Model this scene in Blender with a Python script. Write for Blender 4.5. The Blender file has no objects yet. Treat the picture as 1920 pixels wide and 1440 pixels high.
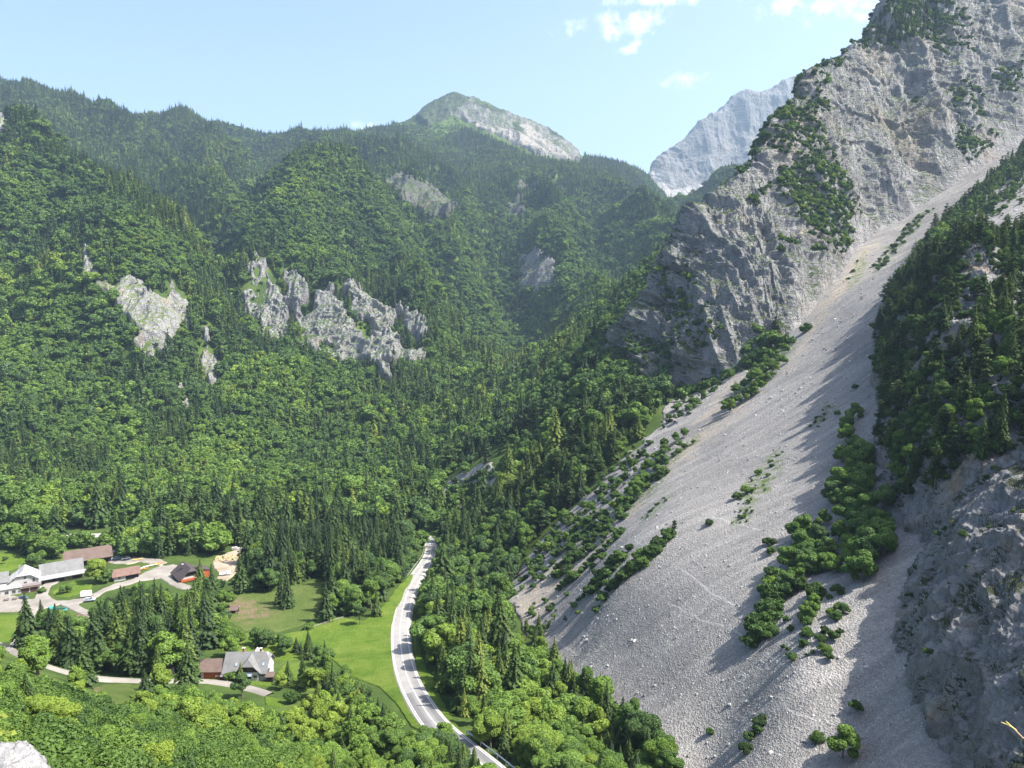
import bpy, bmesh, math, random
import numpy as np
from mathutils import Vector, Matrix, Euler

random.seed(7)
RNG = np.random.default_rng(11)
SC = bpy.context.scene
COL = SC.collection

# ------------------------------------------------------------------ camera, sky, sun, exposure
PITCH = math.radians(7.0)
FOC = 1371.0                      # focal length in pixels of the 1920 px wide photograph
cam_d = bpy.data.cameras.new('camera')
cam_d.sensor_width = 36.0
cam_d.lens = 36.0 * FOC / 1920.0
cam_d.clip_start = 1.0
cam_d.clip_end = 60000.0
cam = bpy.data.objects.new('camera', cam_d)
COL.objects.link(cam)
cam.location = (0, 0, 0)
cam.rotation_euler = (math.pi / 2 - PITCH, 0, 0)
SC.camera = cam

SUN_AZ, SUN_EL = math.radians(99.0), math.radians(54.0)   # azimuth from the view direction towards the right
SUN_V = Vector((math.sin(SUN_AZ) * math.cos(SUN_EL), math.cos(SUN_AZ) * math.cos(SUN_EL), math.sin(SUN_EL)))
sun_d = bpy.data.lights.new('sun', 'SUN')
sun_d.energy = 5.0
sun_d.angle = math.radians(0.55)
sun_d.color = (1.0, 0.955, 0.88)
sun = bpy.data.objects.new('sun', sun_d)
COL.objects.link(sun)
sun.rotation_euler = SUN_V.to_track_quat('Z', 'Y').to_euler()

SC.view_settings.view_transform = 'Standard'
SC.view_settings.look = 'None'
SC.view_settings.exposure = 1.28
SC.view_settings.gamma = 1.0
SC.view_settings.use_curve_mapping = False
SC.cycles.max_bounces = 6
SC.cycles.diffuse_bounces = 2
SC.cycles.glossy_bounces = 2
SC.cycles.transmission_bounces = 4
SC.cycles.volume_bounces = 0
SC.cycles.use_denoising = True
SC.cycles.sample_clamp_indirect = 6.0

def N(nt, kind, loc=(0, 0), **kw):
    n = nt.nodes.new(kind)
    for k, v in kw.items():
        if k.startswith('i_'):
            key = k[2:].replace('_', ' ')
            n.inputs[key].default_value = v
        else:
            setattr(n, k, v)
    return n

def pix_dir(u, v):
    """Direction through a pixel of the photograph (1920 x 1440), camera at the origin."""
    a = (np.asarray(u, float) - 960.0) / FOC
    b = (720.0 - np.asarray(v, float)) / FOC
    cp, sp = math.cos(PITCH), math.sin(PITCH)
    return np.stack([a, cp + b * sp, -sp + b * cp], -1)

def unproj(u, v, y):
    d = pix_dir(u, v)
    return d * (np.asarray(y, float) / d[..., 1])[..., None]

def proj(p):
    p = np.asarray(p, float)
    cp, sp = math.cos(PITCH), math.sin(PITCH)
    f = p[..., 1] * cp - p[..., 2] * sp
    up = p[..., 1] * sp + p[..., 2] * cp
    f = np.maximum(f, 1e-3)
    return 960 + FOC * p[..., 0] / f, 720 - FOC * up / f

def build_world():
    w = bpy.data.worlds.new('World')
    SC.world = w
    w.use_nodes = True
    nt = w.node_tree
    nt.nodes.clear()
    out = N(nt, 'ShaderNodeOutputWorld')
    bg = N(nt, 'ShaderNodeBackground')
    bg.inputs['Strength'].default_value = 0.14
    sky = N(nt, 'ShaderNodeTexSky', sky_type='NISHITA', sun_disc=False)
    sky.sun_elevation = SUN_EL
    sky.sun_rotation = SUN_AZ
    sky.altitude = 1000
    sky.air_density = 0.95
    sky.dust_density = 7.0
    sky.ozone_density = 1.5
    # small fair weather clouds, fixed to directions of the sky
    tc = N(nt, 'ShaderNodeTexCoord')
    no = N(nt, 'ShaderNodeTexNoise')
    no.inputs['Scale'].default_value = 48.0
    no.inputs['Detail'].default_value = 7.0
    no.inputs['Roughness'].default_value = 0.62
    nt.links.new(tc.outputs['Generated'], no.inputs['Vector'])
    total = None
    for (u, v, ru, rv, k) in [(1150, 50, 75, 20, 1.0), (1215, 35, 48, 16, 1.0), (1085, 52, 26, 16, .9), (1290, 149, 36, 12, 1.0),
                              (1490, 8, 45, 18, 1.0), (1600, 0, 110, 22, 1.0), (1250, -4, 110, 10, .9), (690, 236, 30, 11, 1.0),
                              (1200, 82, 22, 8, .75), (1180, 92, 22, 7, .75), (655, 244, 26, 7, .6), (1700, -60, 220, 30, 1.0)]:
        d = pix_dir(u, v); d = d / np.linalg.norm(d)
        mp = N(nt, 'ShaderNodeVectorMath', operation='SUBTRACT')
        nt.links.new(tc.outputs['Generated'], mp.inputs[0])
        mp.inputs[1].default_value = tuple(d)
        sc_ = N(nt, 'ShaderNodeVectorMath', operation='MULTIPLY')
        nt.links.new(mp.outputs[0], sc_.inputs[0])
        sc_.inputs[1].default_value = (FOC / ru, FOC / ru, FOC / rv)
        ln = N(nt, 'ShaderNodeVectorMath', operation='LENGTH')
        nt.links.new(sc_.outputs[0], ln.inputs[0])
        mr = N(nt, 'ShaderNodeMapRange')
        mr.inputs['From Min'].default_value = 1.5
        mr.inputs['From Max'].default_value = 0.0
        mr.inputs['To Min'].default_value = 0.0
        mr.inputs['To Max'].default_value = k
        nt.links.new(ln.outputs['Value'], mr.inputs['Value'])
        if total is None:
            total = mr.outputs[0]
        else:
            mx = N(nt, 'ShaderNodeMath', operation='MAXIMUM')
            nt.links.new(total, mx.inputs[0]); nt.links.new(mr.outputs[0], mx.inputs[1])
            total = mx.outputs[0]
    ad = N(nt, 'ShaderNodeMath', operation='MULTIPLY_ADD')
    nt.links.new(no.outputs['Fac'], ad.inputs[0]); ad.inputs[1].default_value = 3.4
    ad.inputs[2].default_value = -1.75
    sm = N(nt, 'ShaderNodeMath', operation='ADD')
    nt.links.new(ad.outputs[0], sm.inputs[0]); nt.links.new(total, sm.inputs[1])
    cr = N(nt, 'ShaderNodeMapRange')
    cr.interpolation_type = 'SMOOTHSTEP'
    cr.inputs['From Min'].default_value = 0.15
    cr.inputs['From Max'].default_value = 1.7
    nt.links.new(sm.outputs[0], cr.inputs['Value'])
    gate = N(nt, 'ShaderNodeMath', operation='GREATER_THAN')
    nt.links.new(total, gate.inputs[0]); gate.inputs[1].default_value = 0.01
    gm = N(nt, 'ShaderNodeMath', operation='MULTIPLY')
    nt.links.new(cr.outputs[0], gm.inputs[0]); nt.links.new(gate.outputs[0], gm.inputs[1])
    mix = N(nt, 'ShaderNodeMix', data_type='RGBA')
    nt.links.new(gm.outputs[0], mix.inputs['Factor'])
    nt.links.new(sky.outputs[0], mix.inputs['A'])
    mix.inputs['B'].default_value = (5.2, 5.2, 5.25, 1)
    nt.links.new(mix.outputs['Result'], bg.inputs['Color'])
    nt.links.new(bg.outputs[0], out.inputs['Surface'])
build_world()

# ------------------------------------------------------------------ noise
def _hash(ix, iy, iz, seed):
    h = (ix.astype(np.int64) * 374761393 + iy.astype(np.int64) * 668265263 + iz.astype(np.int64) * 2147483647 + seed * 974634721) & 0xffffffff
    h = ((h ^ (h >> 13)) * 1274126177) & 0xffffffff
    h = ((h ^ (h >> 16)) * 2246822519) & 0xffffffff
    return ((h ^ (h >> 15)) & 0xffffff).astype(np.float64) / 0xffffff

def vnoise(p, seed=0):
    """Value noise in -1..1 at points p (n, 3)."""
    f = np.floor(p); i = f.astype(np.int64); t = p - f
    t = t * t * t * (t * (t * 6 - 15) + 10)
    x, y, z = i[..., 0], i[..., 1], i[..., 2]
    tx, ty, tz = t[..., 0], t[..., 1], t[..., 2]
    def L(a, b, k): return a + (b - a) * k
    r = L(L(L(_hash(x, y, z, seed), _hash(x + 1, y, z, seed), tx), L(_hash(x, y + 1, z, seed), _hash(x + 1, y + 1, z, seed), tx), ty),
          L(L(_hash(x, y, z + 1, seed), _hash(x + 1, y, z + 1, seed), tx), L(_hash(x, y + 1, z + 1, seed), _hash(x + 1, y + 1, z + 1, seed), tx), ty), tz)
    return r * 2 - 1

def fbm(p, octs=4, seed=0, gain=0.5, ridged=False):
    a, s, tot = 1.0, 0.0, 0.0
    q = np.array(p, float)
    for o in range(octs):
        n = vnoise(q, seed + o * 17)
        if ridged:
            n = 1 - 2 * np.abs(n)
        s = s + a * n; tot += a
        a *= gain; q = q * 2.03 + 11.7
    return s / tot

def smooth(x, a, b):
    t = np.clip((x - a) / (b - a), 0, 1)
    return t * t * (3 - 2 * t)

def poly_sd(u, v, poly):
    """Signed distance in pixels to a polygon, positive inside."""
    u = np.asarray(u, float); v = np.asarray(v, float)
    d = np.full(u.shape, 1e18); ins = np.zeros(u.shape, bool)
    n = len(poly)
    for i in range(n):
        x0, y0 = poly[i]; x1, y1 = poly[(i + 1) % n]
        ex, ey = x1 - x0, y1 - y0
        t = np.clip(((u - x0) * ex + (v - y0) * ey) / max(ex * ex + ey * ey, 1e-9), 0, 1)
        d = np.minimum(d, (u - x0 - t * ex) ** 2 + (v - y0 - t * ey) ** 2)
        c = ((y0 > v) != (y1 > v))
        with np.errstate(divide='ignore', invalid='ignore'):
            xi = ex * (v - y0) / (ey if ey != 0 else 1e-12) + x0
        ins ^= c & (u < xi)
    d = np.sqrt(d)
    return np.where(ins, d, -d)

# ------------------------------------------------------------------ the valley and its slopes: one surface z = y * t(x / y, ln y)
PT = []
def P(u, v, y):
    PT.append(tuple(unproj(u, v, y)))
def PZ(u, v, z):
    d = pix_dir(u, v); PT.append(tuple(d * (z / d[2])))
# near slope below the viewpoint, lower left
for q in [(0,1440,70),(0,1330,118),(0,1240,180),(250,1440,95),(250,1360,150),(250,1300,198),(500,1440,130),(500,1375,178),(750,1440,148),(-250,1440,55),(-250,1300,120),
          (-250,1200,200),(0,1700,36),(500,1700,70),(960,1700,84),(1300,1700,80),(960,2200,45),(0,2200,24),(1700,1700,70),(1900,2200,40),(500,2400,36),(-400,1700,30),(2200,1700,66)]:
    P(*q)
for q in [(560,1300,-122),(470,1262,-125.5),(650,1200,-129),(300,1283,-122),(190,1280,-121),(750,1200,-127),(740,1335,-113),(825,1375,-105),(900,1430,-101),(600,1120,-135),(400,1130,-137),(100,1130,-140),(0,1130,-140),
          (0,1035,-143),(200,1035,-143),(400,1035,-143),(600,1030,-143.5),(805,1022,-146),(770,1095,-138),(940,1100,-141),(900,1250,-124),(1000,1300,-118),(1120,1390,-109),(-300,1130,-139),(-300,1035,-141),
          (250,1180,-133),(350,1230,-127),(0,1180,-136),(-300,980,-143),(0,975,-146),(200,975,-146),(400,975,-146),(650,975,-147),(860,1020,-145),
          (0,910,-147),(200,910,-147),(400,910,-149),(650,910,-151),(780,930,-152),(-300,900,-143),(880,960,-149),
          (0,850,-141),(400,850,-146),(700,850,-151),(-300,840,-135),(0,785,-116),(300,785,-120),(600,785,-128),(800,785,-134)]:
    PZ(*q)
# left slopes
for q in [(0,700,765),(200,700,780),(400,700,800),(600,705,835),(800,720,890),(930,690,960),(-300,700,740),
          (0,600,850),(0,500,945),(0,400,1055),(0,312,1150),(80,304,1185),(100,500,955),(100,400,1060),(200,500,940),(150,345,1175),(215,388,1150),(310,445,1100),(380,500,1040),(380,570,960),(250,600,865),(350,650,850),(100,600,860),(-300,600,840),(-300,400,1050),(-300,300,1180),
          (0,350,1480),(100,345,1480),(215,430,1450),(320,490,1360),(410,520,1220),(425,580,1040),(150,390,1460),
          (0,165,2300),(60,163,2350),(130,188,2400),(200,215,2480),(330,222,2560),(430,240,2600),(560,259,2700),(640,256,2750),(0,250,1900),(200,295,1950),(100,230,2150),(400,320,1950),(400,400,1600),(560,310,2150),(-300,180,2250),(-300,260,1850),(480,380,1750),
          (450,600,1000),(440,520,1060),(500,440,1170),(560,365,1330),(620,330,1520),(540,540,1070),(620,600,1000),(620,500,1100),(620,420,1250),(690,330,1600),(690,420,1330),(720,520,1170),(800,610,1060),(780,480,1270),(770,400,1480),(880,640,1090),(700,650,930),(540,650,890),(830,540,1230),
          (700,300,2000),(690,352,1760),(820,400,1780),(830,440,1640),(860,515,1500),(900,580,1360),(935,640,1230),(950,668,1130),(760,340,1900),
          (690,244,2850),(780,214,3050),(800,196,3120),(845,176,3200),(880,178,3220),(930,207,3160),(1000,232,3100),(1050,258,3040),(1090,290,2950),(1160,324,2950),(1212,330,2900),(1240,372,2500),(1262,392,2350),
          (870,230,2850),(870,300,2450),(870,380,2020),(950,300,2400),(960,380,1950),(1000,330,2250),(1000,430,1760),(1080,300,2750),(1090,350,2250),(1100,440,1720),(1190,350,2500),(1200,410,1950),(1250,440,1700),(1295,412,2050),(1335,440,1900),(1290,470,1500),(930,460,1680),
          (1000,490,1530),(1000,545,1430),(1000,580,1330),(1100,530,1380),(1200,500,1330),(1000,630,1180),(1080,610,1130),(1180,560,1060),(1240,510,1080)]:
    P(*q)
# back of the skylines
for q in [(0,200,2700),(200,250,2900),(430,275,3050),(640,290,3200),(800,235,3600),(870,220,3700),(1000,275,3550),(1090,330,3400),(1215,360,3500),(1250,420,3100),(1300,450,2700),(-300,230,2700),(1340,480,2600),(600,340,3800),(0,260,3600),(1000,330,4300)]:
    P(*q)
# right hand forest slope and the scree fan
for q in [(960,715,940),(1000,690,860),(1080,645,800),(1140,605,780),(1200,560,830),(1250,520,900),(1000,760,660),(920,760,780),(850,800,700),(1060,700,620),(1110,665,590),(1000,830,510),(1000,900,432),(1090,800,480),(1090,900,395),
          (900,900,500),(900,1000,400),(850,950,490),(1000,1000,372),(1100,860,415),(1200,800,420),(1200,750,458),(1120,750,500),(1160,720,510)]:
    P(*q)
BASE_B = [(1130,688,548),(1210,735,508),(1285,742,486),(1370,706,462),(1440,660,468),(1500,612,482),(1560,535,535),(1620,458,600),(1700,408,632),(1790,348,662),(1850,312,690),(1920,258,720),(2060,180,770)]
for q in BASE_B:
    P(*q)
BASE_C = [(1800,1470,100),(1740,1370,114),(1690,1280,128),(1675,1170,147),(1700,1090,157),(1727,1040,164),(1690,960,190),(1655,900,211),(1645,800,248),(1655,700,297),(1660,620,349),(1690,540,408),(1760,440,505),(1850,352,590),(1930,285,660)]
for q in BASE_C:
    P(*q)
for q in [(1230,1425,147),(1150,1360,172),(1060,1260,218),(1000,1190,262),(960,1130,297),(1000,1080,318),(1050,1030,330),(1300,1000,236),(1300,880,318),(1200,1000,262),(1150,1100,236),(1200,900,345),(1500,900,244),(1400,1150,178),(1500,1250,144),(1450,1400,130),(1300,1250,172),(1620,1400,122),(1580,1050,184),
          (1380,800,345),(1450,730,372),(1550,650,400),(1600,560,455),(1700,480,535),(1450,800,318),(1330,1440,140),(1600,750,292)]:
    P(*q)
# ground hidden under the cliff and the crag
PT += [(230,560,10),(330,700,70),(420,900,120),(600,900,190),(700,1300,260),(900,1200,330),(250,1200,40),(330,1700,150),(700,2200,400),(180,200,-35),(260,260,-5),(260,150,-30),(420,420,80),(560,560,160),(760,700,260),(900,1800,420),(400,2600,420),(1500,2600,600),
       (140,60,-70),(300,100,-40),(120,20,-70)]
PT = np.array(PT)
KA = 1.6
def _al(p): return np.stack([p[:, 0] / p[:, 1] * KA, np.log(p[:, 1])], 1)
def _kern(d2): return 0.5 * d2 * np.log(d2 + 1e-12)
_X = _al(PT); _T = PT[:, 2] / PT[:, 1]
_n = len(_X)
_K = _kern(((_X[:, None] - _X[None]) ** 2).sum(-1)) + np.eye(_n) * 2e-4
_Pm = np.concatenate([np.ones((_n, 1)), _X], 1)
_A = np.zeros((_n + 3, _n + 3)); _A[:_n, :_n] = _K; _A[:_n, _n:] = _Pm; _A[_n:, :_n] = _Pm.T
_W = np.linalg.solve(_A, np.concatenate([_T, np.zeros(3)]))
def tps(a, L):
    x = np.stack([a.ravel() * KA, L.ravel()], 1)
    out = np.empty(len(x))
    for i in range(0, len(x), 20000):
        c = x[i:i + 20000]
        out[i:i + 20000] = _kern(((c[:, None] - _X[None]) ** 2).sum(-1)) @ _W[:_n] + _W[_n] + c @ _W[_n + 1:]
    return out.reshape(a.shape)

A0, A1, L0, L1 = -1.0, 1.15, math.log(26.0), math.log(4300.0)
NA, NL = 1060, 1100
_ca, _cl = 240, 280
_tg = tps(*np.meshgrid(np.linspace(A0, A1, _ca), np.linspace(L0, L1, _cl), indexing='ij'))
def _cr(n, m):
    """Catmull-Rom resampling matrix from m to n samples."""
    W = np.zeros((n, m)); x = np.linspace(0, m - 1, n); i = np.clip(np.floor(x).astype(int), 0, m - 2); t = x - i
    w = [-.5 * t + t ** 2 - .5 * t ** 3, 1 - 2.5 * t ** 2 + 1.5 * t ** 3, .5 * t + 2 * t ** 2 - 1.5 * t ** 3, -.5 * t ** 2 + .5 * t ** 3]
    for k in range(4):
        np.add.at(W, (np.arange(n), np.clip(i + k - 1, 0, m - 1)), w[k])
    return W
GT = _cr(NA, _ca) @ _tg @ _cr(NL, _cl).T            # smooth surface on the fine grid

SCREE_POLY = [(945,1128),(962,1082),(1008,1018),(1068,958),(1130,892),(1188,834),(1222,804),(1258,772),(1300,735),(1340,715),(1375,690),(1425,690),(1470,635),(1515,575),(1540,510),(1600,430),(1685,378),(1775,318),(1835,282),(1905,225),(2080,120),(2100,320),(1960,420),(1880,470),(1800,560),(1760,700),(1760,900),(1800,1040),(1800,1180),(1900,1500),(1700,1640),(1260,1500),(1215,1425),(1150,1345),(1085,1290),(1030,1240),(985,1190)]
# named ridges and gullies of the left and central slopes: (height, half width, crest line as pixel and distance)
FOLDS = [(34, 95, [(600,345,1480),(670,363,1400),(730,450,1300),(788,555,1160),(860,630,1070),(936,680,990)]), (-48, 95, [(700,345,1700),(760,420,1540),(815,500,1390),(885,595,1210),(945,668,1080)]),
         (34, 85, [(790,385,1760),(830,440,1620),(885,510,1450),(935,585,1280),(968,645,1140)]), (-46, 85, [(880,410,1800),(925,490,1560),(960,560,1360),(990,630,1180)]),
         (42, 110, [(955,350,2080),(1010,430,1780),(1080,510,1420),(1130,575,1150)]), (-40, 100, [(1060,390,2100),(1120,450,1750),(1170,520,1350)]), (36, 100, [(1130,370,2250),(1190,430,1850),(1240,500,1350)]),
         (34, 95, [(60,302,1190),(140,345,1170),(215,388,1145),(310,440,1105),(390,505,1040),(425,575,960)]), (-55, 110, [(60,320,1560),(140,370,1480),(235,430,1380),(340,485,1250),(412,530,1150),(445,605,1010)]),
         (30, 100, [(440,520,1080),(500,440,1175),(560,368,1330)]), (38, 120, [(130,192,2300),(230,262,2080),(330,335,1830),(390,400,1600)]), (-40, 120, [(240,225,2450),(330,300,2150),(420,385,1800)]),
         (36, 120, [(335,226,2500),(400,285,2200),(470,350,1850)]), (-36, 120, [(440,248,2550),(500,310,2150),(545,350,1850)]), (30, 120, [(560,265,2600),(600,305,2250),(640,330,1950)]),
         (24, 70, [(20,420,1050),(60,520,930),(90,620,850)]), (-26, 70, [(0,470,1000),(25,560,900),(40,650,830)]), (24, 70, [(230,500,960),(265,590,880),(300,680,820)]), (-24, 60, [(330,600,900),(360,680,840),(380,740,790)])]
def folds(x, y):
    d_ = np.zeros(x.shape)
    for h_, w_, ln in FOLDS:
        q = np.array([unproj(*c)[:2] for c in ln]); best = np.full(x.shape, 1e18)
        for (x0, y0), (x1, y1) in zip(q[:-1], q[1:]):
            ex, ey = x1 - x0, y1 - y0
            t = np.clip(((x - x0) * ex + (y - y0) * ey) / (ex * ex + ey * ey), 0, 1)
            best = np.minimum(best, (x - x0 - t * ex) ** 2 + (y - y0 - t * ey) ** 2)
        d_ += h_ * np.clip(1 - np.sqrt(best) / w_, 0, 1) ** 1.25
    return d_
def base_noise(x, y, zt):
    """Relief added to the smooth surface (metres)."""
    p = np.stack([x, y, np.zeros_like(x)], -1)
    far = smooth(y, 640, 1000)
    amp = 40 * far + 34 * smooth(y, 1150, 2300)
    w = p + 40 * np.stack([fbm(p / 150.0, 2, 13), fbm(p / 150.0, 2, 14), 0 * x], -1)
    th = np.arctan2(x, y)                               # ribs and gullies run down towards the valley
    rib = fbm(np.stack([w[..., 0] / 230.0, w[..., 1] / 620.0, 0 * x], -1), 4, 3, 0.5, True)
    rib2 = fbm(np.stack([(w[..., 0] + 0.5 * w[..., 1]) / 120.0, w[..., 1] / 330.0, 0 * x], -1), 3, 8, 0.5, True)
    amp = amp * (1 - 0.75 * smooth(y, 1950, 2500) * (x < 900)) 
    big = fbm(np.stack([w[..., 0] / 520.0, w[..., 1] / 1100.0, 0 * x + 3.3], -1), 2, 18, 0.5, True)
    n = (rib - 0.25) * amp * 1.15 + folds(x + 18 * w[..., 0] * 0, y) + (big - 0.2) * 50 * smooth(y, 800, 1250) * (1 - smooth(y, 1900, 2450)) + (rib2 - 0.25) * (16 * far + 34 * smooth(y, 1150, 1700)) * (1 - 0.7 * smooth(y, 1950, 2500)) - 9 * smooth(y, 1900, 2500)
    n = n + fbm(p / 70.0, 3, 9, ridged=True) * (6.0 * smooth(y, 560, 800))
    n = n + fbm(p / 22.0, 3, 5) * (0.35 + 1.2 * smooth(y, 480, 700))
    return n
_ga, _gl = np.meshgrid(np.linspace(A0, A1, NA), np.linspace(L0, L1, NL), indexing='ij')
GY = np.exp(_gl); GX = _ga * GY
GZ = GT * GY + base_noise(GX, GY, GT)
_u, _v = proj(np.stack([GX, GY, GZ], -1))
_under = np.maximum(poly_sd(_u, _v, SCREE_POLY), poly_sd(_u, _v, [(1225,790),(1262,735),(1310,725),(1368,698),(1400,690),(1372,760),(1300,800),(1262,835)]))
_under[GY > 900] = -1e3
GT = GZ / GY                                          # final surface
GZ_CUT = GZ - 5.0 * smooth(_under, 8, 40)             # the soil lies deeper where stones cover it
def bil(G, a, L):
    x = np.clip((a - A0) / (A1 - A0) * (NA - 1), 0, NA - 1.001); y = np.clip((L - L0) / (L1 - L0) * (NL - 1), 0, NL - 1.001)
    i = x.astype(int); j = y.astype(int); fx = x - i; fy = y - j
    return (G[i, j] * (1 - fx) + G[i + 1, j] * fx) * (1 - fy) + (G[i, j + 1] * (1 - fx) + G[i + 1, j + 1] * fx) * fy
def ground_z(x, y):
    x = np.asarray(x, float); y = np.maximum(np.asarray(y, float), 27.0)
    return bil(GT, x / y, np.log(y)) * y
_LS = np.linspace(L0, L1, 2400)
def hit(u, v):
    """First point of the valley surface met by the ray through a pixel of the photograph."""
    d = pix_dir(u, v); a = d[0] / d[1]; t = d[2] / d[1]
    g = bil(GT, np.full_like(_LS, a), _LS) - t
    k = np.argmax(g > 0)
    if k == 0:
        k = len(_LS) - 1
    f = g[k - 1] / (g[k - 1] - g[k]) if g[k] != g[k - 1] else 0
    y = math.exp(_LS[k - 1] + f * (_LS[k] - _LS[k - 1]))
    return np.array([a * y, y, t * y])

# ------------------------------------------------------------------ mesh helpers
def mesh_np(name, verts, quads, mat=None, smooth_=True, attrs=None, parent=None, mats=None, mat_idx=None):
    me = bpy.data.meshes.new(name)
    verts = np.asarray(verts, np.float32); quads = np.asarray(quads, np.int32)
    k = quads.shape[1]
    me.vertices.add(len(verts)); me.vertices.foreach_set('co', verts.ravel())
    me.loops.add(quads.size); me.loops.foreach_set('vertex_index', quads.ravel())
    me.polygons.add(len(quads))
    me.polygons.foreach_set('loop_start', np.arange(0, quads.size, k, dtype=np.int32))
    me.polygons.foreach_set('loop_total', np.full(len(quads), k, np.int32))
    me.polygons.foreach_set('use_smooth', np.full(len(quads), smooth_, bool))
    for m in (mats or ([mat] if mat else [])):
        me.materials.append(m)
    if mat_idx is not None:
        me.polygons.foreach_set('material_index', np.asarray(mat_idx, np.int32))
    for an, av in (attrs or {}).items():
        at = me.attributes.new(an, 'FLOAT', 'POINT'); at.data.foreach_set('value', np.asarray(av, np.float32))
    me.update(calc_edges=True); me.validate()
    o = bpy.data.objects.new(name, me)
    COL.objects.link(o)
    if parent is not None:
        o.parent = parent
    return o

def grid_quads(n, m):
    i = np.arange(n * m).reshape(n, m)
    return np.stack([i[:-1, :-1].ravel(), i[1:, :-1].ravel(), i[1:, 1:].ravel(), i[:-1, 1:].ravel()], 1)

def compact(verts, quads, attrs):
    used = np.unique(quads); remap = np.full(len(verts), -1); remap[used] = np.arange(len(used))
    return verts[used], remap[quads], {k: np.asarray(v)[used] for k, v in attrs.items()}

def grid_normals(Pg):
    du = np.gradient(Pg, axis=0); dv = np.gradient(Pg, axis=1)
    n = np.cross(du, dv); n /= np.maximum(np.linalg.norm(n, axis=-1, keepdims=True), 1e-9)
    return n

def struct(o):
    o['kind'] = 'structure'
    return o
def tag(o, label, cat, group=None, kind=None):
    if label: o['label'] = label
    if cat: o['category'] = cat
    if group: o['group'] = group
    if kind: o['kind'] = kind
    return o

def zone_patch(name, polys, mat, lift=0.35, edge=8.0, wob=6.0, step=1.6, disp=None, attrs_fn=None, urange=None, wscale=30.0, drop=1.5, lmul=1.0):
    """A sheet of ground inside outlines given in the photograph, laid on the valley surface; its rim dips under the soil."""
    P_ = polys if isinstance(polys[0], list) else [polys]
    us = np.array([p[0] for q in P_ for p in q]); vs = np.array([p[1] for q in P_ for p in q])
    hs = [hit(u, v) for u, v in zip(us, vs)]
    hs = np.array([h for h in hs])
    aa = hs[:, 0] / hs[:, 1]; ll = np.log(hs[:, 1])
    ma = 14 / FOC
    a0, a1 = max(aa.min() - ma, A0), min(aa.max() + ma, A1); l0, l1 = max(ll.min() - .03, L0), min(ll.max() + .03, L1)
    n = int((a1 - a0) * FOC / step) + 2
    m = int((l1 - l0) / (step / FOC * 2.2) * lmul) + 2
    n, m = min(n, 1400), min(m, 1400)
    a, L = np.meshgrid(np.linspace(a0, a1, n), np.linspace(l0, l1, m), indexing='ij')
    y = np.exp(L); x = a * y; z = bil(GT, a, L) * y
    Pg = np.stack([x, y, z], -1)
    u, v = proj(Pg)
    wn = fbm(np.stack([x, y, z], -1) / wscale, 4, 21) * wob * 2
    sd = np.full(u.shape, -1e9)
    for q in P_:
        sd = np.maximum(sd, poly_sd(u, v, q))
    sd = sd + wn
    msk = smooth(sd, 0.0, edge)
    off = -drop + (drop + lift) * msk
    if disp is not None:
        off_n = disp(Pg, u, v, msk)
        if off_n.ndim == 3:
            Pg = Pg + off_n * msk[..., None]
        else:
            off = off + off_n * msk
    Pg[..., 2] += off
    q = grid_quads(n, m)
    keep = (msk.ravel()[q] > 0).any(1)
    at = {'edge': sd.ravel(), 'gu': (u.ravel() - 960) / 1000, 'gv': v.ravel() / 1000}
    if attrs_fn is not None:
        at.update(attrs_fn(Pg, u, v, sd))
    vv, qq, aa_ = compact(Pg.reshape(-1, 3), q[keep], at)
    return mesh_np(name, vv, qq, mat, True, aa_)

def cr_interp(rows, n):
    """Catmull-Rom along axis 0 of an array."""
    r = np.asarray(rows, float); m = len(r)
    W = _cr(n, m)
    return np.tensordot(W, r, (1, 0))
# ------------------------------------------------------------------ materials
def new_mat(name):
    m = bpy.data.materials.new(name); m.use_nodes = True
    nt = m.node_tree; nt.nodes.clear()
    out = N(nt, 'ShaderNodeOutputMaterial')
    return m, nt, out
def lk(nt, a, b): nt.links.new(a, b)
def tex_noise(nt, vec, scale, detail=5, rough=0.55, dist=0.0):
    n = N(nt, 'ShaderNodeTexNoise'); n.inputs['Scale'].default_value = scale; n.inputs['Detail'].default_value = detail
    n.inputs['Roughness'].default_value = rough; n.inputs['Distortion'].default_value = dist
    if vec is not None: lk(nt, vec, n.inputs['Vector'])
    return n.outputs['Fac']
def ramp(nt, fac, stops):
    r = N(nt, 'ShaderNodeValToRGB')
    el = r.color_ramp.elements
    while len(el) < len(stops): el.new(0.5)
    for e, (p, c) in zip(el, stops):
        e.position = p; e.color = (*c, 1) if len(c) == 3 else c
    lk(nt, fac, r.inputs['Fac'])
    return r.outputs['Color']
def mrange(nt, val, a, b, c=0.0, d=1.0, sm=True):
    r = N(nt, 'ShaderNodeMapRange')
    if sm: r.interpolation_type = 'SMOOTHSTEP'
    r.inputs['From Min'].default_value = a; r.inputs['From Max'].default_value = b
    r.inputs['To Min'].default_value = c; r.inputs['To Max'].default_value = d
    lk(nt, val, r.inputs['Value'])
    return r.outputs[0]
def math_(nt, op, a, b=None):
    n = N(nt, 'ShaderNodeMath', operation=op)
    for i, q in enumerate((a, b)):
        if q is None: continue
        if isinstance(q, (int, float)): n.inputs[i].default_value = q
        else: lk(nt, q, n.inputs[i])
    return n.outputs[0]
def mixc(nt, fac, a, b, blend='MIX'):
    n = N(nt, 'ShaderNodeMix', data_type='RGBA', blend_type=blend)
    if isinstance(fac, (int, float)): n.inputs['Factor'].default_value = fac
    else: lk(nt, fac, n.inputs['Factor'])
    for k, q in (('A', a), ('B', b)):
        if isinstance(q, tuple): n.inputs[k].default_value = (*q[:3], 1)
        else: lk(nt, q, n.inputs[k])
    return n.outputs['Result']
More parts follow.
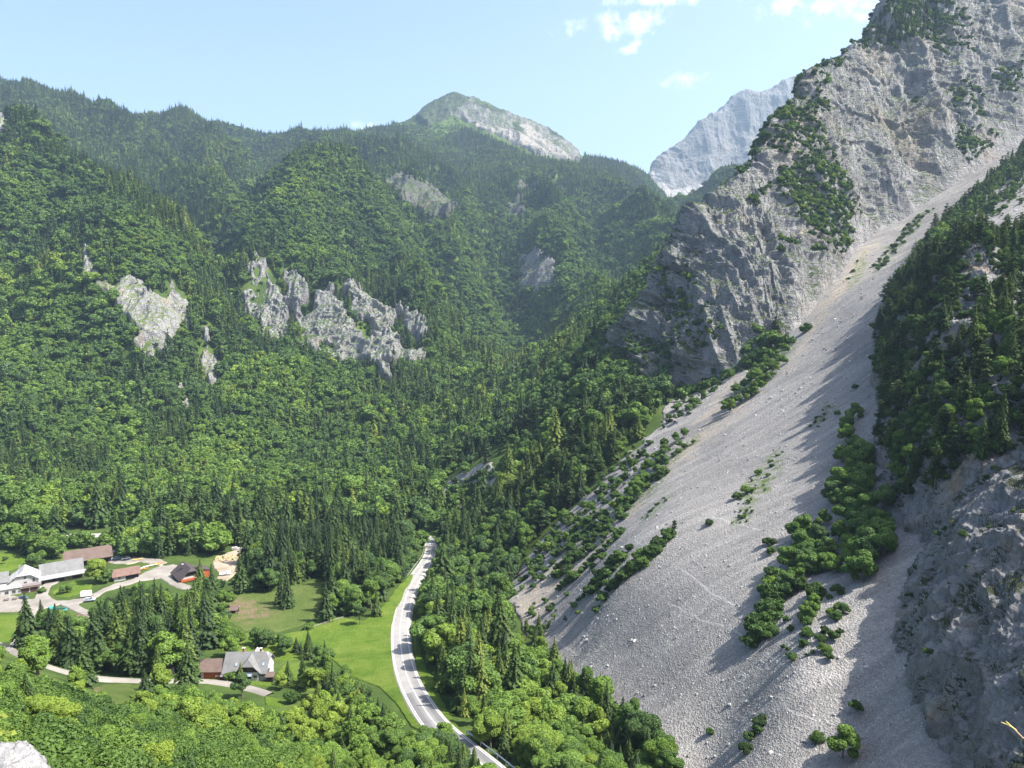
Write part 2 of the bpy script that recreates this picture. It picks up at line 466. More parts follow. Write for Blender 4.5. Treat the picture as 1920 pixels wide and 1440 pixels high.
def coords(nt, scale=(1, 1, 1), rot=(0, 0, 0), kind='Object'):
    tc = N(nt, 'ShaderNodeTexCoord'); mp = N(nt, 'ShaderNodeMapping')
    mp.inputs['Scale'].default_value = scale; mp.inputs['Rotation'].default_value = rot
    lk(nt, tc.outputs[kind], mp.inputs['Vector'])
    return mp.outputs['Vector']
def attr(nt, name, kind='GEOMETRY'):
    a = N(nt, 'ShaderNodeAttribute', attribute_name=name, attribute_type=kind)
    return a.outputs['Fac']
def principled(nt, out, col, rough=0.8, bump=None, bstr=0.5, bdist=0.3, metal=0.0, spec=0.3):
    b = N(nt, 'ShaderNodeBsdfPrincipled')
    if isinstance(col, tuple): b.inputs['Base Color'].default_value = (*col[:3], 1)
    else: lk(nt, col, b.inputs['Base Color'])
    if isinstance(rough, (int, float)): b.inputs['Roughness'].default_value = rough
    else: lk(nt, rough, b.inputs['Roughness'])
    b.inputs['Metallic'].default_value = metal
    b.inputs['Specular IOR Level'].default_value = spec
    if bump is not None:
        bn = N(nt, 'ShaderNodeBump'); bn.inputs['Strength'].default_value = bstr; bn.inputs['Distance'].default_value = bdist
        lk(nt, bump, bn.inputs['Height']); lk(nt, bn.outputs[0], b.inputs['Normal'])
    lk(nt, b.outputs[0], out.inputs['Surface'])
    return b

def simple_mat(name, col, rough=0.7, var=0.12, scale=3.0, metal=0.0, spec=0.3, bump=0.0, stretch=(1, 1, 1)):
    m, nt, out = new_mat(name)
    f = tex_noise(nt, coords(nt, stretch), scale, 6, 0.6)
    d = tuple(max(0, c * (1 - var * 2.2)) for c in col); l = tuple(min(1, c * (1 + var * 1.6)) for c in col)
    c = ramp(nt, f, [(0.25, d), (0.75, l)])
    principled(nt, out, c, rough, f if bump else None, bump, 0.05, metal, spec)
    return m

def mat_forest_floor():
    m, nt, out = new_mat('forest_floor')
    v = coords(nt)
    f = tex_noise(nt, v, 0.035, 8, 0.65); g = tex_noise(nt, v, 0.5, 5, 0.6)
    c = ramp(nt, f, [(0.3, (0.028, 0.045, 0.013)), (0.5, (0.050, 0.082, 0.018)), (0.62, (0.080, 0.118, 0.026)), (0.75, (0.10, 0.115, 0.042))])
    c = mixc(nt, mrange(nt, g, 0.45, 0.75), c, (0.05, 0.075, 0.02))
    principled(nt, out, c, 0.95, g, 0.7, 0.6, spec=0.1)
    return m
def mat_rock(name, pale=1.0, warm=0.0, green=0.35, vscale=1.0, bumpd=2.0, slope=0.55, gcol=(0.045, 0.075, 0.02), crack=1.0, tan=0.35):
    m, nt, out = new_mat(name)
    v = coords(nt, (vscale,) * 3)
    vs = coords(nt, (vscale, vscale, vscale * 0.35), (0.35, 0.2, 0.0))
    st = coords(nt, (vscale * 0.25, vscale * 0.25, vscale * 1.6), (0.5, -0.35, 0.3))
    n1 = tex_noise(nt, v, 0.018, 8, 0.62, 0.4); n2 = tex_noise(nt, vs, 0.10, 8, 0.66, 0.6); n3 = tex_noise(nt, st, 0.22, 6, 0.6, 1.0)
    n4 = tex_noise(nt, v, 0.75, 6, 0.65)
    p = pale
    c = ramp(nt, n2, [(0.28, (0.13 * p, 0.13 * p, 0.135 * p)), (0.45, (0.25 * p, 0.245 * p, 0.245 * p)), (0.6, (0.33 * p, 0.325 * p, 0.32 * p)), (0.78, (0.44 * p, 0.43 * p, 0.415 * p))])
    c = mixc(nt, mrange(nt, n1, 0.5, 0.72, 0.0, tan + warm), c, (0.36 * p, 0.285 * p, 0.20 * p))
    c = mixc(nt, math_(nt, 'MULTIPLY', mrange(nt, n3, 0.52, 0.68), 0.45), c, (0.16 * p, 0.16 * p, 0.165 * p))
    vo = N(nt, 'ShaderNodeTexVoronoi', feature='DISTANCE_TO_EDGE'); vo.inputs['Scale'].default_value = 0.085
    wv = N(nt, 'ShaderNodeVectorMath', operation='ADD'); lk(nt, vs, wv.inputs[0])
    wn = N(nt, 'ShaderNodeTexNoise'); wn.inputs['Scale'].default_value = 0.12; wn.inputs['Detail'].default_value = 5
    lk(nt, vs, wn.inputs['Vector'])
    ws = N(nt, 'ShaderNodeVectorMath', operation='SCALE'); ws.inputs['Scale'].default_value = 14.0
    lk(nt, wn.outputs['Color'], ws.inputs[0]); lk(nt, ws.outputs[0], wv.inputs[1]); lk(nt, wv.outputs[0], vo.inputs['Vector'])
    ck = mrange(nt, vo.outputs['Distance'], 0.0, 0.06)
    # grass and moss on the ledges
    ge = N(nt, 'ShaderNodeNewGeometry'); sx = N(nt, 'ShaderNodeSeparateXYZ'); lk(nt, ge.outputs['True Normal'], sx.inputs[0])
    led = mrange(nt, math_(nt, 'ADD', sx.outputs['Z'], math_(nt, 'MULTIPLY', math_(nt, 'SUBTRACT', n4, 0.5), 0.5)), slope, slope + 0.22)
    gm = math_(nt, 'MULTIPLY', led, mrange(nt, tex_noise(nt, v, 0.05, 6, 0.7), 0.62 - green * 0.5, 0.70 - green * 0.4))
    gc = ramp(nt, n4, [(0.3, tuple(q * 0.5 for q in gcol)), (0.7, tuple(q * 1.7 for q in gcol))])
    c = mixc(nt, gm, c, gc)
    h = math_(nt, 'ADD', math_(nt, 'MULTIPLY', n2, 1.6), math_(nt, 'ADD', math_(nt, 'MULTIPLY', n4, 0.55), math_(nt, 'ADD', math_(nt, 'MULTIPLY', ck, 0.35 * crack), math_(nt, 'MULTIPLY', n3, 0.6))))
    principled(nt, out, c, 0.92, h, 1.0, bumpd, spec=0.15)
    return m
def mat_scree():
    m, nt, out = new_mat('scree_stone')
    v = coords(nt)
    fall = coords(nt, (0.05, 0.5, 0.08), (0, 0, math.radians(-6)))       # streaks run down the fall line
    s1 = tex_noise(nt, fall, 0.35, 6, 0.62, 0.3); s2 = tex_noise(nt, fall, 1.3, 5, 0.6); n1 = tex_noise(nt, v, 0.022, 6, 0.6); n2 = tex_noise(nt, v, 1.4, 4, 0.7)
    vo = N(nt, 'ShaderNodeTexVoronoi'); vo.inputs['Scale'].default_value = 2.3; vo.inputs['Randomness'].default_value = 1.0
    lk(nt, v, vo.inputs['Vector'])
    vo2 = N(nt, 'ShaderNodeTexVoronoi'); vo2.inputs['Scale'].default_value = 5.2; lk(nt, v, vo2.inputs['Vector'])
    c = ramp(nt, s1, [(0.32, (0.19, 0.183, 0.175)), (0.5, (0.24, 0.23, 0.217)), (0.7, (0.315, 0.30, 0.28))])
    c = mixc(nt, mrange(nt, s2, 0.5, 0.72, 0, 0.5), c, (0.335, 0.32, 0.297))
    c = mixc(nt, mrange(nt, n1, 0.48, 0.66, 0, 0.6), c, (0.16, 0.155, 0.152))
    sep = N(nt, 'ShaderNodeSeparateColor'); lk(nt, vo.outputs['Color'], sep.inputs[0])
    c = mixc(nt, 0.55, c, ramp(nt, sep.outputs[0], [(0.0, (0.36, 0.36, 0.36)), (0.55, (0.50, 0.50, 0.50)), (1.0, (0.70, 0.69, 0.68))]), 'OVERLAY')
    # sandy chutes, trodden paths and thin grass patches: attributes of the sheet
    c = mixc(nt, math_(nt, 'MULTIPLY', attr(nt, 'sand'), 0.8), c, ramp(nt, s2, [(0.35, (0.27, 0.235, 0.19)), (0.7, (0.42, 0.365, 0.285))]))
    c = mixc(nt, math_(nt, 'MULTIPLY', attr(nt, 'path'), 0.6), c, (0.50, 0.48, 0.45))
    gr = math_(nt, 'MULTIPLY', attr(nt, 'grass'), mrange(nt, tex_noise(nt, v, 0.35, 6, 0.75), 0.42, 0.6))
    c = mixc(nt, gr, c, ramp(nt, n2, [(0.3, (0.05, 0.085, 0.02)), (0.7, (0.13, 0.17, 0.05))]))
    h = math_(nt, 'ADD', math_(nt, 'MULTIPLY', vo.outputs['Distance'], 0.8), math_(nt, 'ADD', math_(nt, 'MULTIPLY', vo2.outputs['Distance'], 0.4), n2))
    principled(nt, out, c, 0.95, h, 0.85, 0.42, spec=0.12)
    return m
def mat_grass(name, dark, mid, pale, bare=0.0, bare_col=(0.17, 0.125, 0.08)):
    m, nt, out = new_mat(name)
    v = coords(nt)
    f = tex_noise(nt, v, 0.09, 10, 0.72); g = tex_noise(nt, v, 0.9, 8, 0.75); st = tex_noise(nt, coords(nt, (0.25, 1.4, 1), (0, 0, 0.5)), 0.4, 5, 0.6)
    c = ramp(nt, f, [(0.28, dark), (0.5, mid), (0.74, pale)])
    c = mixc(nt, mrange(nt, g, 0.5, 0.75, 0, 0.45), c, dark)
    c = mixc(nt, mrange(nt, st, 0.52, 0.72, 0, 0.4), c, pale)
    if bare:
        bm_ = math_(nt, 'MULTIPLY', attr(nt, 'bare'), mrange(nt, tex_noise(nt, v, 0.25, 6, 0.7), 0.36, 0.58))
        c = mixc(nt, bm_, c, ramp(nt, g, [(0.3, tuple(q * 0.6 for q in bare_col)), (0.7, tuple(q * 1.5 for q in bare_col))]))
    principled(nt, out, c, 0.95, g, 1.0, 0.8, spec=0.08)
    return m
def mat_gravel(name, col, bumpd=0.1):
    m, nt, out = new_mat(name)
    v = coords(nt)
    f = tex_noise(nt, v, 0.12, 7, 0.6); g = tex_noise(nt, v, 2.5, 5, 0.7)
    c = ramp(nt, f, [(0.3, tuple(q * 0.68 for q in col)), (0.55, col), (0.75, tuple(min(1, q * 1.25) for q in col))])
    c = mixc(nt, mrange(nt, g, 0.45, 0.8, 0, 0.4), c, tuple(q * 0.7 for q in col))
    principled(nt, out, c, 0.92, g, 0.5, bumpd, spec=0.15)
    return m
def mat_leaf(name, stops, trans=0.32, brown=None):
    """Foliage: the hue of each tree comes from its own 'tint' (0 dark .. 1 yellow green), leaf clumps vary by 'clump'."""
    m, nt, out = new_mat(name)
    t = attr(nt, 'tint', 'INSTANCER')
    c = ramp(nt, t, stops)
    cl = attr(nt, 'clump')
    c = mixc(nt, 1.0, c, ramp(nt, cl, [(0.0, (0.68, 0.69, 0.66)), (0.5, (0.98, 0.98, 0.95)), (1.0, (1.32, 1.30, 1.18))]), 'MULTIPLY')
    d = N(nt, 'ShaderNodeBsdfDiffuse'); tr = N(nt, 'ShaderNodeBsdfTranslucent'); mx = N(nt, 'ShaderNodeMixShader')
    gl = N(nt, 'ShaderNodeBsdfGlossy'); gl.inputs['Roughness'].default_value = 0.6; gl.inputs['Color'].default_value = (0.8, 0.85, 0.8, 1)
    lk(nt, c, d.inputs['Color'])
    lk(nt, mixc(nt, 1.0, c, (1.25, 1.3, 0.7), 'MULTIPLY'), tr.inputs['Color'])
    mx.inputs[0].default_value = trans
    lk(nt, d.outputs[0], mx.inputs[1]); lk(nt, tr.outputs[0], mx.inputs[2])
    m2 = N(nt, 'ShaderNodeMixShader'); m2.inputs[0].default_value = 0.015
    lk(nt, mx.outputs[0], m2.inputs[1]); lk(nt, gl.outputs[0], m2.inputs[2])
    lk(nt, m2.outputs[0], out.inputs['Surface'])
    return m
M = {}
M['floor'] = mat_forest_floor()
M['rock'] = mat_rock('limestone_cliff', 0.88, 0.18, 0.55, 1.0, 3.0, slope=0.46, gcol=(0.04, 0.06, 0.02))  # left door is a near-black sheet painting the shade of an open bay
M['rock_pale'] = mat_rock('pale_limestone', 0.86, 0.05, 0.55, 1.0, 2.6, slope=0.45, gcol=(0.05, 0.085, 0.022), tan=0.3)
M['rock_crag'] = mat_rock('mossy_limestone', 0.74, 0.9, 0.30, 2.6, 0.8, slope=0.44, gcol=(0.026, 0.034, 0.015))
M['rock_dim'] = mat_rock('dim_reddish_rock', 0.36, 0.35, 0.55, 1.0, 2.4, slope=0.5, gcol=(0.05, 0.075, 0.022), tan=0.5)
M['rock_far'] = mat_rock('distant_limestone', 1.25, 0.0, 0.25, 0.22, 9.0, slope=0.75)  # near-black sheet, interior shade put into its colour
M['rock_peak'] = mat_rock('peak_limestone', 0.62, 0.0, 0.50, 0.35, 6.0, slope=0.60, gcol=(0.06, 0.09, 0.03))
M['rock_slide'] = mat_rock('landslip_rock', 0.85, 0.35, 0.55, 1.0, 2.4, slope=0.56, gcol=(0.09, 0.12, 0.03), tan=0.6)
M['scree'] = mat_scree()
M['meadow'] = mat_grass('meadow_grass', (0.046, 0.094, 0.013), (0.096, 0.152, 0.020), (0.165, 0.20, 0.046))
M['pasture'] = mat_grass('pasture_grass', (0.055, 0.090, 0.020), (0.085, 0.120, 0.030), (0.13, 0.145, 0.05), bare=1.0)
M['gravel'] = mat_gravel('gravel', (0.245, 0.225, 0.198))
M['sawdust'] = mat_gravel('sawdust_gravel', (0.32, 0.262, 0.195))
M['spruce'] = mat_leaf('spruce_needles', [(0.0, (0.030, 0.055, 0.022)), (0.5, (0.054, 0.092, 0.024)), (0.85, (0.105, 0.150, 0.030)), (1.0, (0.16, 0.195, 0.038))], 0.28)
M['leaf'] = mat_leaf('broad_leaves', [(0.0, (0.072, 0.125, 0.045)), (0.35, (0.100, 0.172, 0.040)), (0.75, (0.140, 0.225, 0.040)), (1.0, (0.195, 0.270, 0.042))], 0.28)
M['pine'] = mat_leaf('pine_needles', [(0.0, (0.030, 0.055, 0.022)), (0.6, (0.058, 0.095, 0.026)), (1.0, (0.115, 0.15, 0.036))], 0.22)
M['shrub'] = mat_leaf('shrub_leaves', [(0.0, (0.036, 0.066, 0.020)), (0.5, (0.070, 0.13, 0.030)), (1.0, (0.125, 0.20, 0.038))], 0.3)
M['bark'] = simple_mat('bark', (0.16, 0.13, 0.10), 0.95, 0.2, 4.0)

# ------------------------------------------------------------------ terrain objects
def build_ground():
    Pg = np.stack([GX, GY, GZ_CUT], -1)
    q = grid_quads(NA, NL)
    o = mesh_np('hillside', Pg.reshape(-1, 3), q, M['floor'])
    return struct(o)
build_ground()

def loft(rows, nu, nv, back=None):
    """rows: lists of (u, v, y) of equal length, bottom to top. Returns a grid (nv, nu, 3) in the world."""
    R = np.array([[tuple(unproj(*p)) for p in r] for r in rows])
    if back:
        top = R[-1]
        R = np.concatenate([R, np.stack([top + np.array(b) for b in back])], 0)
    A_ = np.tensordot(_cr(nv, len(R)), R, (1, 0))
    A_ = np.einsum('ij,kjc->kic', _cr(nu, R.shape[1]), A_)
    return A_

def rowmix(base, ridge, q, qy=None, bump=0.0):
    qy = q if qy is None else qy
    return [(b[0] + (r[0] - b[0]) * q, b[1] + (r[1] - b[1]) * q, b[2] + (r[2] - b[2]) * qy - bump) for b, r in zip(base, ridge)]

# --- the cliff mountain on the right
RIDGE_B = [(1122,662,560),(1160,618,555),(1225,520,552),(1300,402,560),(1372,322,578),(1432,252,605),(1512,165,660),(1560,118,705),(1640,48,745),(1720,-28,790),(1800,-95,825),(1900,-180,870),(2080,-300,960)]
def build_cliff():
    low = [(b[0], b[1] + 70, b[2] - 12) for b in BASE_B]
    rows = [low] + [rowmix(BASE_B, RIDGE_B, q, q ** 1.15) for q in (0, .25, .5, .75, 1.0)]
    nu, nv = 980, 620
    G = loft(rows, nu, nv, back=[(20, 45, -14), (60, 120, -70), (140, 260, -190)])
    nn = grid_normals(G)
    if nn[nv // 3, nu // 2] @ (-G[nv // 3, nu // 2]) < 0: nn = -nn
    p = G.reshape(-1, 3)
    prow = (np.arange(nv) / nv)[:, None] * np.ones((1, nu))
    w = p + 14 * np.stack([fbm(p / 45, 3, 31), fbm(p / 45, 3, 37), fbm(p / 45, 3, 41)], 1)
    cl = (np.arange(nu) / nu)[None] * np.ones((nv, 1))
    cw = fbm(p / 70, 3, 43).reshape(nv, nu) * 0.035
    q = np.stack([(cl + cw) * 11 + prow * 1.3, prow * 1.6, 0 * cl], -1).reshape(-1, 3)
    but = fbm(q, 3, 47, 0.5, True)                                                                     # buttresses with gullies between
    q2 = np.stack([(cl + cw) * 34 + prow * 3.0, prow * 5.0, 0 * cl], -1).reshape(-1, 3)
    rib = fbm(q2, 4, 53, 0.55, True)
    med = fbm(np.stack([w[:, 0] / 17 + w[:, 2] / 40, w[:, 1] / 17, w[:, 2] / 13], 1), 5, 61, 0.55, True)
    stp = fbm(np.stack([w[:, 0] / 60, w[:, 1] / 60, w[:, 2] / 9 + w[:, 0] / 22], 1), 3, 67, 0.5, True)  # slanting strata
    fin = fbm(p / 5.0, 4, 71, 0.6)
    amp = smooth(prow, 0.08, 0.2).ravel() * (0.35 + 0.65 * smooth(prow, 0.12, 0.3).ravel())
    d = (but * 12.0 - 5.0 + rib * 5.5 + med * 3.0 + stp * 3.4 + fin * 1.2) * np.maximum(amp, 0.12)
    p = p + nn.reshape(-1, 3) * d[:, None]
    G2 = p.reshape(nv, nu, 3)
    o = mesh_np('cliff', p, grid_quads(nv, nu), M['rock'])
    struct(o)
    return G2, grid_normals(G2)
CLIFF, CLIFF_N = build_cliff()

# --- the wooded crag close by on the right
BASE_C2 = [(1990,1980,64),(1880,1680,82)] + BASE_C
CREST_C = [(2700,1600,66),(2330,1240,86),(2150,1010,104),(2125,905,119),(2080,830,134),(2030,775,152),(1990,725,166),(1955,682,176),(1910,630,205),(1880,572,234),(1838,487,275),(1790,480,326),(1742,500,376),(1712,522,418),(1778,428,508),(1868,340,593),(1955,265,664)]
def build_crag():
    low = [(b[0] - 4, b[1] + 3600.0 / b[2] * 3, b[2]) for b in BASE_C2]
    rows = [low] + [rowmix(BASE_C2, CREST_C, q, q ** 1.7, bump=8.0 * math.sin(math.pi * q ** .7)) for q in (0, .25, .55, 1.0)]
    nu, nv = 900, 620
    G = loft(rows, nu, nv, back=[(14, 4, 1.5), (50, 12, 3), (160, 40, -25)])
    nn = grid_normals(G)
    if nn[nv // 3, nu // 2] @ (-G[nv // 3, nu // 2]) < 0: nn = -nn
    p = G.reshape(-1, 3)
    prow = (np.arange(nv) / nv)[:, None] * np.ones((1, nu))
    w = p + 6 * np.stack([fbm(p / 18, 3, 131), fbm(p / 18, 3, 137), fbm(p / 18, 3, 141)], 1)
    big = fbm(np.stack([w[:, 0] / 26, w[:, 1] / 26, w[:, 2] / 55], 1), 5, 151, 0.5, True)
    med = fbm(np.stack([w[:, 0] / 6.5 + w[:, 2] / 20, w[:, 1] / 6.5, w[:, 2] / 9], 1), 5, 161, 0.55, True)
    fin = fbm(p / 1.9, 4, 171, 0.6)
    amp = np.maximum(smooth(prow, 0.07, 0.16).ravel(), 0.3)
    sc_ = np.clip(p[:, 1] / 200, 0.55, 1.6)
    d = (big * 4.2 * sc_ - 1.0 + med * 1.9 + fin * 0.5) * amp
    p = p + nn.reshape(-1, 3) * d[:, None]
    G2 = p.reshape(nv, nu, 3)
    struct(mesh_np('crag', p, grid_quads(nv, nu), M['rock_crag']))
    return G2, grid_normals(G2)
CRAG, CRAG_N = build_crag()

# --- the sunlit wooded slope behind the crag
def build_side_slope():
    rows = [[(1650,600,440),(1720,640,395),(1790,650,370),(1850,660,340),(1920,720,300),(2060,800,280)],
            [(1690,555,450),(1735,540,425),(1800,540,405),(1860,560,375),(1920,600,345),(2060,660,320)],
            [(1705,530,460),(1745,480,455),(1810,450,455),(1870,450,440),(1930,440,430),(2060,470,410)],
            [(1725,510,470),(1762,455,482),(1815,408,530),(1872,362,575),(1935,310,610),(2080,220,650)]]
    G = loft(rows, 260, 240, back=[(30, 40, -6), (80, 110, -60)])
    p = G.reshape(-1, 3)
    p = p + np.stack([0 * p[:, 0], 0 * p[:, 0], fbm(p / 45, 4, 211, 0.5, True) * 5 + fbm(p / 12, 3, 215) * 1.5], 1)
    G2 = p.reshape(240, 260, 3)
    struct(mesh_np('side_slope', p, grid_quads(240, 260), M['floor']))
    return G2, grid_normals(G2)
SIDE, SIDE_N = build_side_slope()

# --- the far hazy massif
def build_massif():
    ridge = [(1222,332,4400),(1243,298,4450),(1285,265,4500),(1335,222,4550),(1392,182,4600),(1438,176,4620),(1482,150,4650),(1505,152,4650),(1560,220,4700),(1640,300,4750)]
    base = [(1212,360,4250),(1222,372,4150),(1262,392,4050),(1300,405,4000),(1350,420,4000),(1400,430,4000),(1450,440,4000),(1500,440,4000),(1560,450,4000),(1640,460,4000)]
    low = [(b[0], b[1] + 60, b[2] - 350) for b in base]
    mid = rowmix(base, ridge, 0.28, 0.5); mid2 = rowmix(base, ridge, 0.6, 0.78)
    G = loft([low, base, mid, mid2, ridge], 420, 360, back=[(60, 160, -60), (200, 500, -400)])
    nn = grid_normals(G)
    if nn[100, 200] @ (-G[100, 200]) < 0: nn = -nn
    p = G.reshape(-1, 3)
    prow = (np.arange(360) / 360)[:, None] * np.ones((1, 420))
    amp = smooth(prow, 0.2, 0.45).ravel()
    w = p + 60 * np.stack([fbm(p / 240, 3, 231), fbm(p / 240, 3, 237), fbm(p / 240, 3, 241)], 1)
    d = fbm(np.stack([w[:, 0] / 260, w[:, 1] / 260, w[:, 2] / 600], 1), 5, 251, 0.5, True) * 44 + fbm(np.stack([w[:, 0] / 60, w[:, 1] / 60, w[:, 2] / 110], 1), 4, 261, 0.5, True) * 11
    p = p + nn.reshape(-1, 3) * (d * np.maximum(amp, 0.05))[:, None]
    u, v = proj(p)
    sc_ = smooth(poly_sd(u, v, [(1205,350),(1225,330),(1260,352),(1310,350),(1345,372),(1330,430),(1260,430),(1205,400)]) + fbm(p / 130, 4, 271, 0.5, True) * 26, -2, 8)
    struct(mesh_np('massif', p, grid_quads(360, 420), None, True, {'talus': sc_}, mats=[M['massif']]))
def mat_massif():
    m = mat_rock('massif_limestone', 0.58, 0.0, 0.15, 0.2, 10.0, slope=0.75)
    nt = m.node_tree
    b = [n for n in nt.nodes if n.type == 'BSDF_PRINCIPLED'][0]
    src = b.inputs['Base Color'].links[0].from_socket
    c = mixc(nt, attr(nt, 'talus'), src, (0.33, 0.31, 0.285))
    v = coords(nt)
    sn = math_(nt, 'MULTIPLY', mrange(nt, tex_noise(nt, v, 0.011, 3, 0.5), 0.735, 0.745), 1.0)
    c = mixc(nt, sn, c, (0.9, 0.9, 0.92))
    lk(nt, c, b.inputs['Base Color'])
    return m
M['massif'] = mat_massif()
build_massif()

# --- scree fan
def line_d(u, v, pts):
    d = np.full(u.shape, 1e18)
    for (x0, y0), (x1, y1) in zip(pts[:-1], pts[1:]):
        ex, ey = x1 - x0, y1 - y0
        t = np.clip(((u - x0) * ex + (v - y0) * ey) / (ex * ex + ey * ey), 0, 1)
        d = np.minimum(d, (u - x0 - t * ex) ** 2 + (v - y0 - t * ey) ** 2)
    return np.sqrt(d)
PATHS = [[(1040,1200),(1080,1230),(1150,1092)],[(1190,1012),(1260,1060),(1330,1115),(1400,1150)],[(1195,1090),(1260,1140),(1330,1175),(1400,1210)],[(1335,970),(1410,990),(1440,1000)],[(1430,1240),(1500,1270),(1575,1290)],
         [(1560,1010),(1500,1060)],[(1460,1340),(1540,1370)]]
GRASSY = [[(1370,985),(1385,930),(1420,880),(1450,845),(1475,850),(1450,905),(1420,950),(1400,985)],[(1515,805),(1550,755),(1562,765),(1530,810)],[(1200,975),(1240,935),(1262,915),(1262,930),(1220,970)],
          [(1640,510),(1650,480),(1720,405),(1750,392),(1720,430),(1660,505)],[(1590,540),(1600,500),(1620,470),(1628,490),(1610,530)],[(1085,1130),(1120,1090),(1165,1040),(1170,1050),(1120,1110)],[(1140,1110),(1200,1050),(1255,1000),(1262,1008),(1200,1070)],
          [(1030,1085),(1080,1010),(1140,960),(1190,930),(1230,880),(1300,820),(1320,812),(1250,900),(1180,960),(1110,1030)],[(1380,745),(1420,690),(1480,640),(1500,640),(1470,690),(1410,745)]]
def scree_attrs(Pg, u, v, sd):
    path = np.zeros(u.shape)
    w = 3.0 * fbm(Pg.reshape(-1, 3) / 9.0, 3, 311).reshape(u.shape)
    for l in PATHS:
        path = np.maximum(path, 1 - smooth(line_d(u, v + w * 1.8, l), 0.3, 2.6))
    path *= smooth(fbm(Pg.reshape(-1, 3) / 14.0, 3, 315).reshape(u.shape), -0.5, 0.15)
    gr = np.zeros(u.shape)
    wn = fbm(Pg.reshape(-1, 3) / 7.0, 4, 321).reshape(u.shape) * 16
    for q in GRASSY:
        gr = np.maximum(gr, smooth(poly_sd(u, v, q) + wn, -6, 8))
    gr = np.maximum(gr, smooth(poly_sd(u, v, [(830,935),(870,900),(940,868),(955,875),(900,915),(860,955)]) + wn, -6, 8) * .9)
    sand = np.zeros(u.shape)
    for q in [[(1470,700),(1500,640),(1560,545),(1610,470),(1650,450),(1600,530),(1540,610),(1490,680)],[(1240,880),(1300,820),(1390,750),(1410,760),(1320,840),(1250,900)],[(960,1130),(1010,1090),(1180,940),(1200,950),(1080,1090),(1000,1180)],[(1300,800),(1375,700),(1400,700),(1350,780)]]:
        sand = np.maximum(sand, smooth(poly_sd(u, v, q) + wn * 1.3, -10, 14))
    return {'path': path.ravel(), 'grass': gr.ravel(), 'sand': sand.ravel()}
def scree_disp(Pg, u, v, msk):
    x, y = Pg[..., 0], Pg[..., 1]
    p = np.stack([x * 0.12, (y + 0.1 * x), 0 * x], -1)
    d = fbm(p / 9.0, 4, 301, 0.55) * 0.9 + fbm(p / 30.0, 3, 305) * 1.6
    q = Pg.reshape(-1, 3)
    d = d + fbm(q / 1.6, 3, 307, 0.6).reshape(x.shape) * 0.13
    return d
def build_scree():
    poly = [p for p in SCREE_POLY]
    us = [q for q in poly]
    # the sheet covers a fixed part of the valley surface
    n, m = 1300, 1150
    a, L = np.meshgrid(np.linspace(-0.13, 0.86, n), np.linspace(math.log(84), math.log(760), m), indexing='ij')
    y = np.exp(L); x = a * y; z = bil(GT, a, L) * y
    Pg = np.stack([x, y, z], -1)
    u, v = proj(Pg)
    wn = fbm(Pg.reshape(-1, 3) / 14.0, 4, 21).reshape(u.shape) * 16
    sd = np.maximum(poly_sd(u, v, poly), poly_sd(u, v, [(1225,790),(1262,735),(1310,725),(1368,698),(1400,690),(1372,760),(1300,800),(1262,835)])) + wn
    chut = np.maximum(poly_sd(u, v, [(812,925),(850,885),(905,868),(950,872),(935,905),(890,950),(858,962),(840,938)]) + wn * 1.1, poly_sd(u, v, [(1035,752),(1060,715),(1088,690),(1100,700),(1070,735),(1048,760)])) + wn * 0.6
    sd = np.maximum(sd, chut)
    msk = smooth(sd, 0, 9)
    Pg[..., 2] += -1.6 + 2.6 * msk + scree_disp(Pg, u, v, msk) * msk
    q = grid_quads(n, m)
    keep = (msk.ravel()[q] > 0).any(1)
    at = scree_attrs(Pg, u, v, sd)
    vv, qq, aa = compact(Pg.reshape(-1, 3), q[keep], at)
    struct(mesh_np('scree_slope', vv, qq, M['scree'], True, aa))
    return a, L, Pg, msk
SCR_A, SCR_L, SCR_P, SCR_M = build_scree()

# --- rock outcrops, landslips and the peak
def rib_disp(amp, sx, sz, seed, fine=0.25):
    def f(Pg, u, v, msk):
        p = Pg.reshape(-1, 3)
        w = p + sx * 0.35 * np.stack([fbm(p / (sx * 1.5), 3, seed + 1), fbm(p / (sx * 1.5), 3, seed + 2), fbm(p / (sx * 1.5), 3, seed + 3)], 1)
        d = fbm(np.stack([w[:, 0] / sx, w[:, 1] / sx * 0.6, w[:, 2] / sz], 1), 5, seed, 0.55, True) * amp + fbm(p / (sx * 0.22), 4, seed + 5, 0.55, True) * amp * fine
        nn = np.array([0.25, -0.72, 0.55]); nn /= np.linalg.norm(nn)
        return (d[:, None] * nn).reshape(Pg.shape)
    return f
OUTCROP = [[(476,476),(500,486),(522,530),(548,590),(542,655),(500,640),(468,606),(446,602),(453,560),(466,520)],[(518,496),(562,512),(580,556),(562,622),(546,600),(534,556)],[(588,556),(622,540),(652,590),(694,694),(650,688),(600,676),(556,658),(568,618)],
           [(638,536),(692,556),(742,598),(737,642),(700,642),(660,590)],[(743,576),(797,602),(803,654),(775,652),(748,620)],[(556,606),(604,600),(700,638),(742,640),(770,680),(700,692),(640,690),(566,654)],[(716,648),(760,668),(792,658),(802,692),(750,692)],[(688,650),(722,690),(738,728),(712,722)]]
SLIDE = [[(150,448),(172,462),(190,515),(212,540),(240,522),(268,535),(285,548),(305,552),(322,520),(350,560),(356,595),(325,645),(302,672),(262,668),(244,615),(218,588),(192,560),(158,528),(146,480)],
         [(380,610),(400,620),(400,660),(420,690),(418,735),(385,740),(375,680)], [(336,720),(350,735),(358,765),(345,775)]]
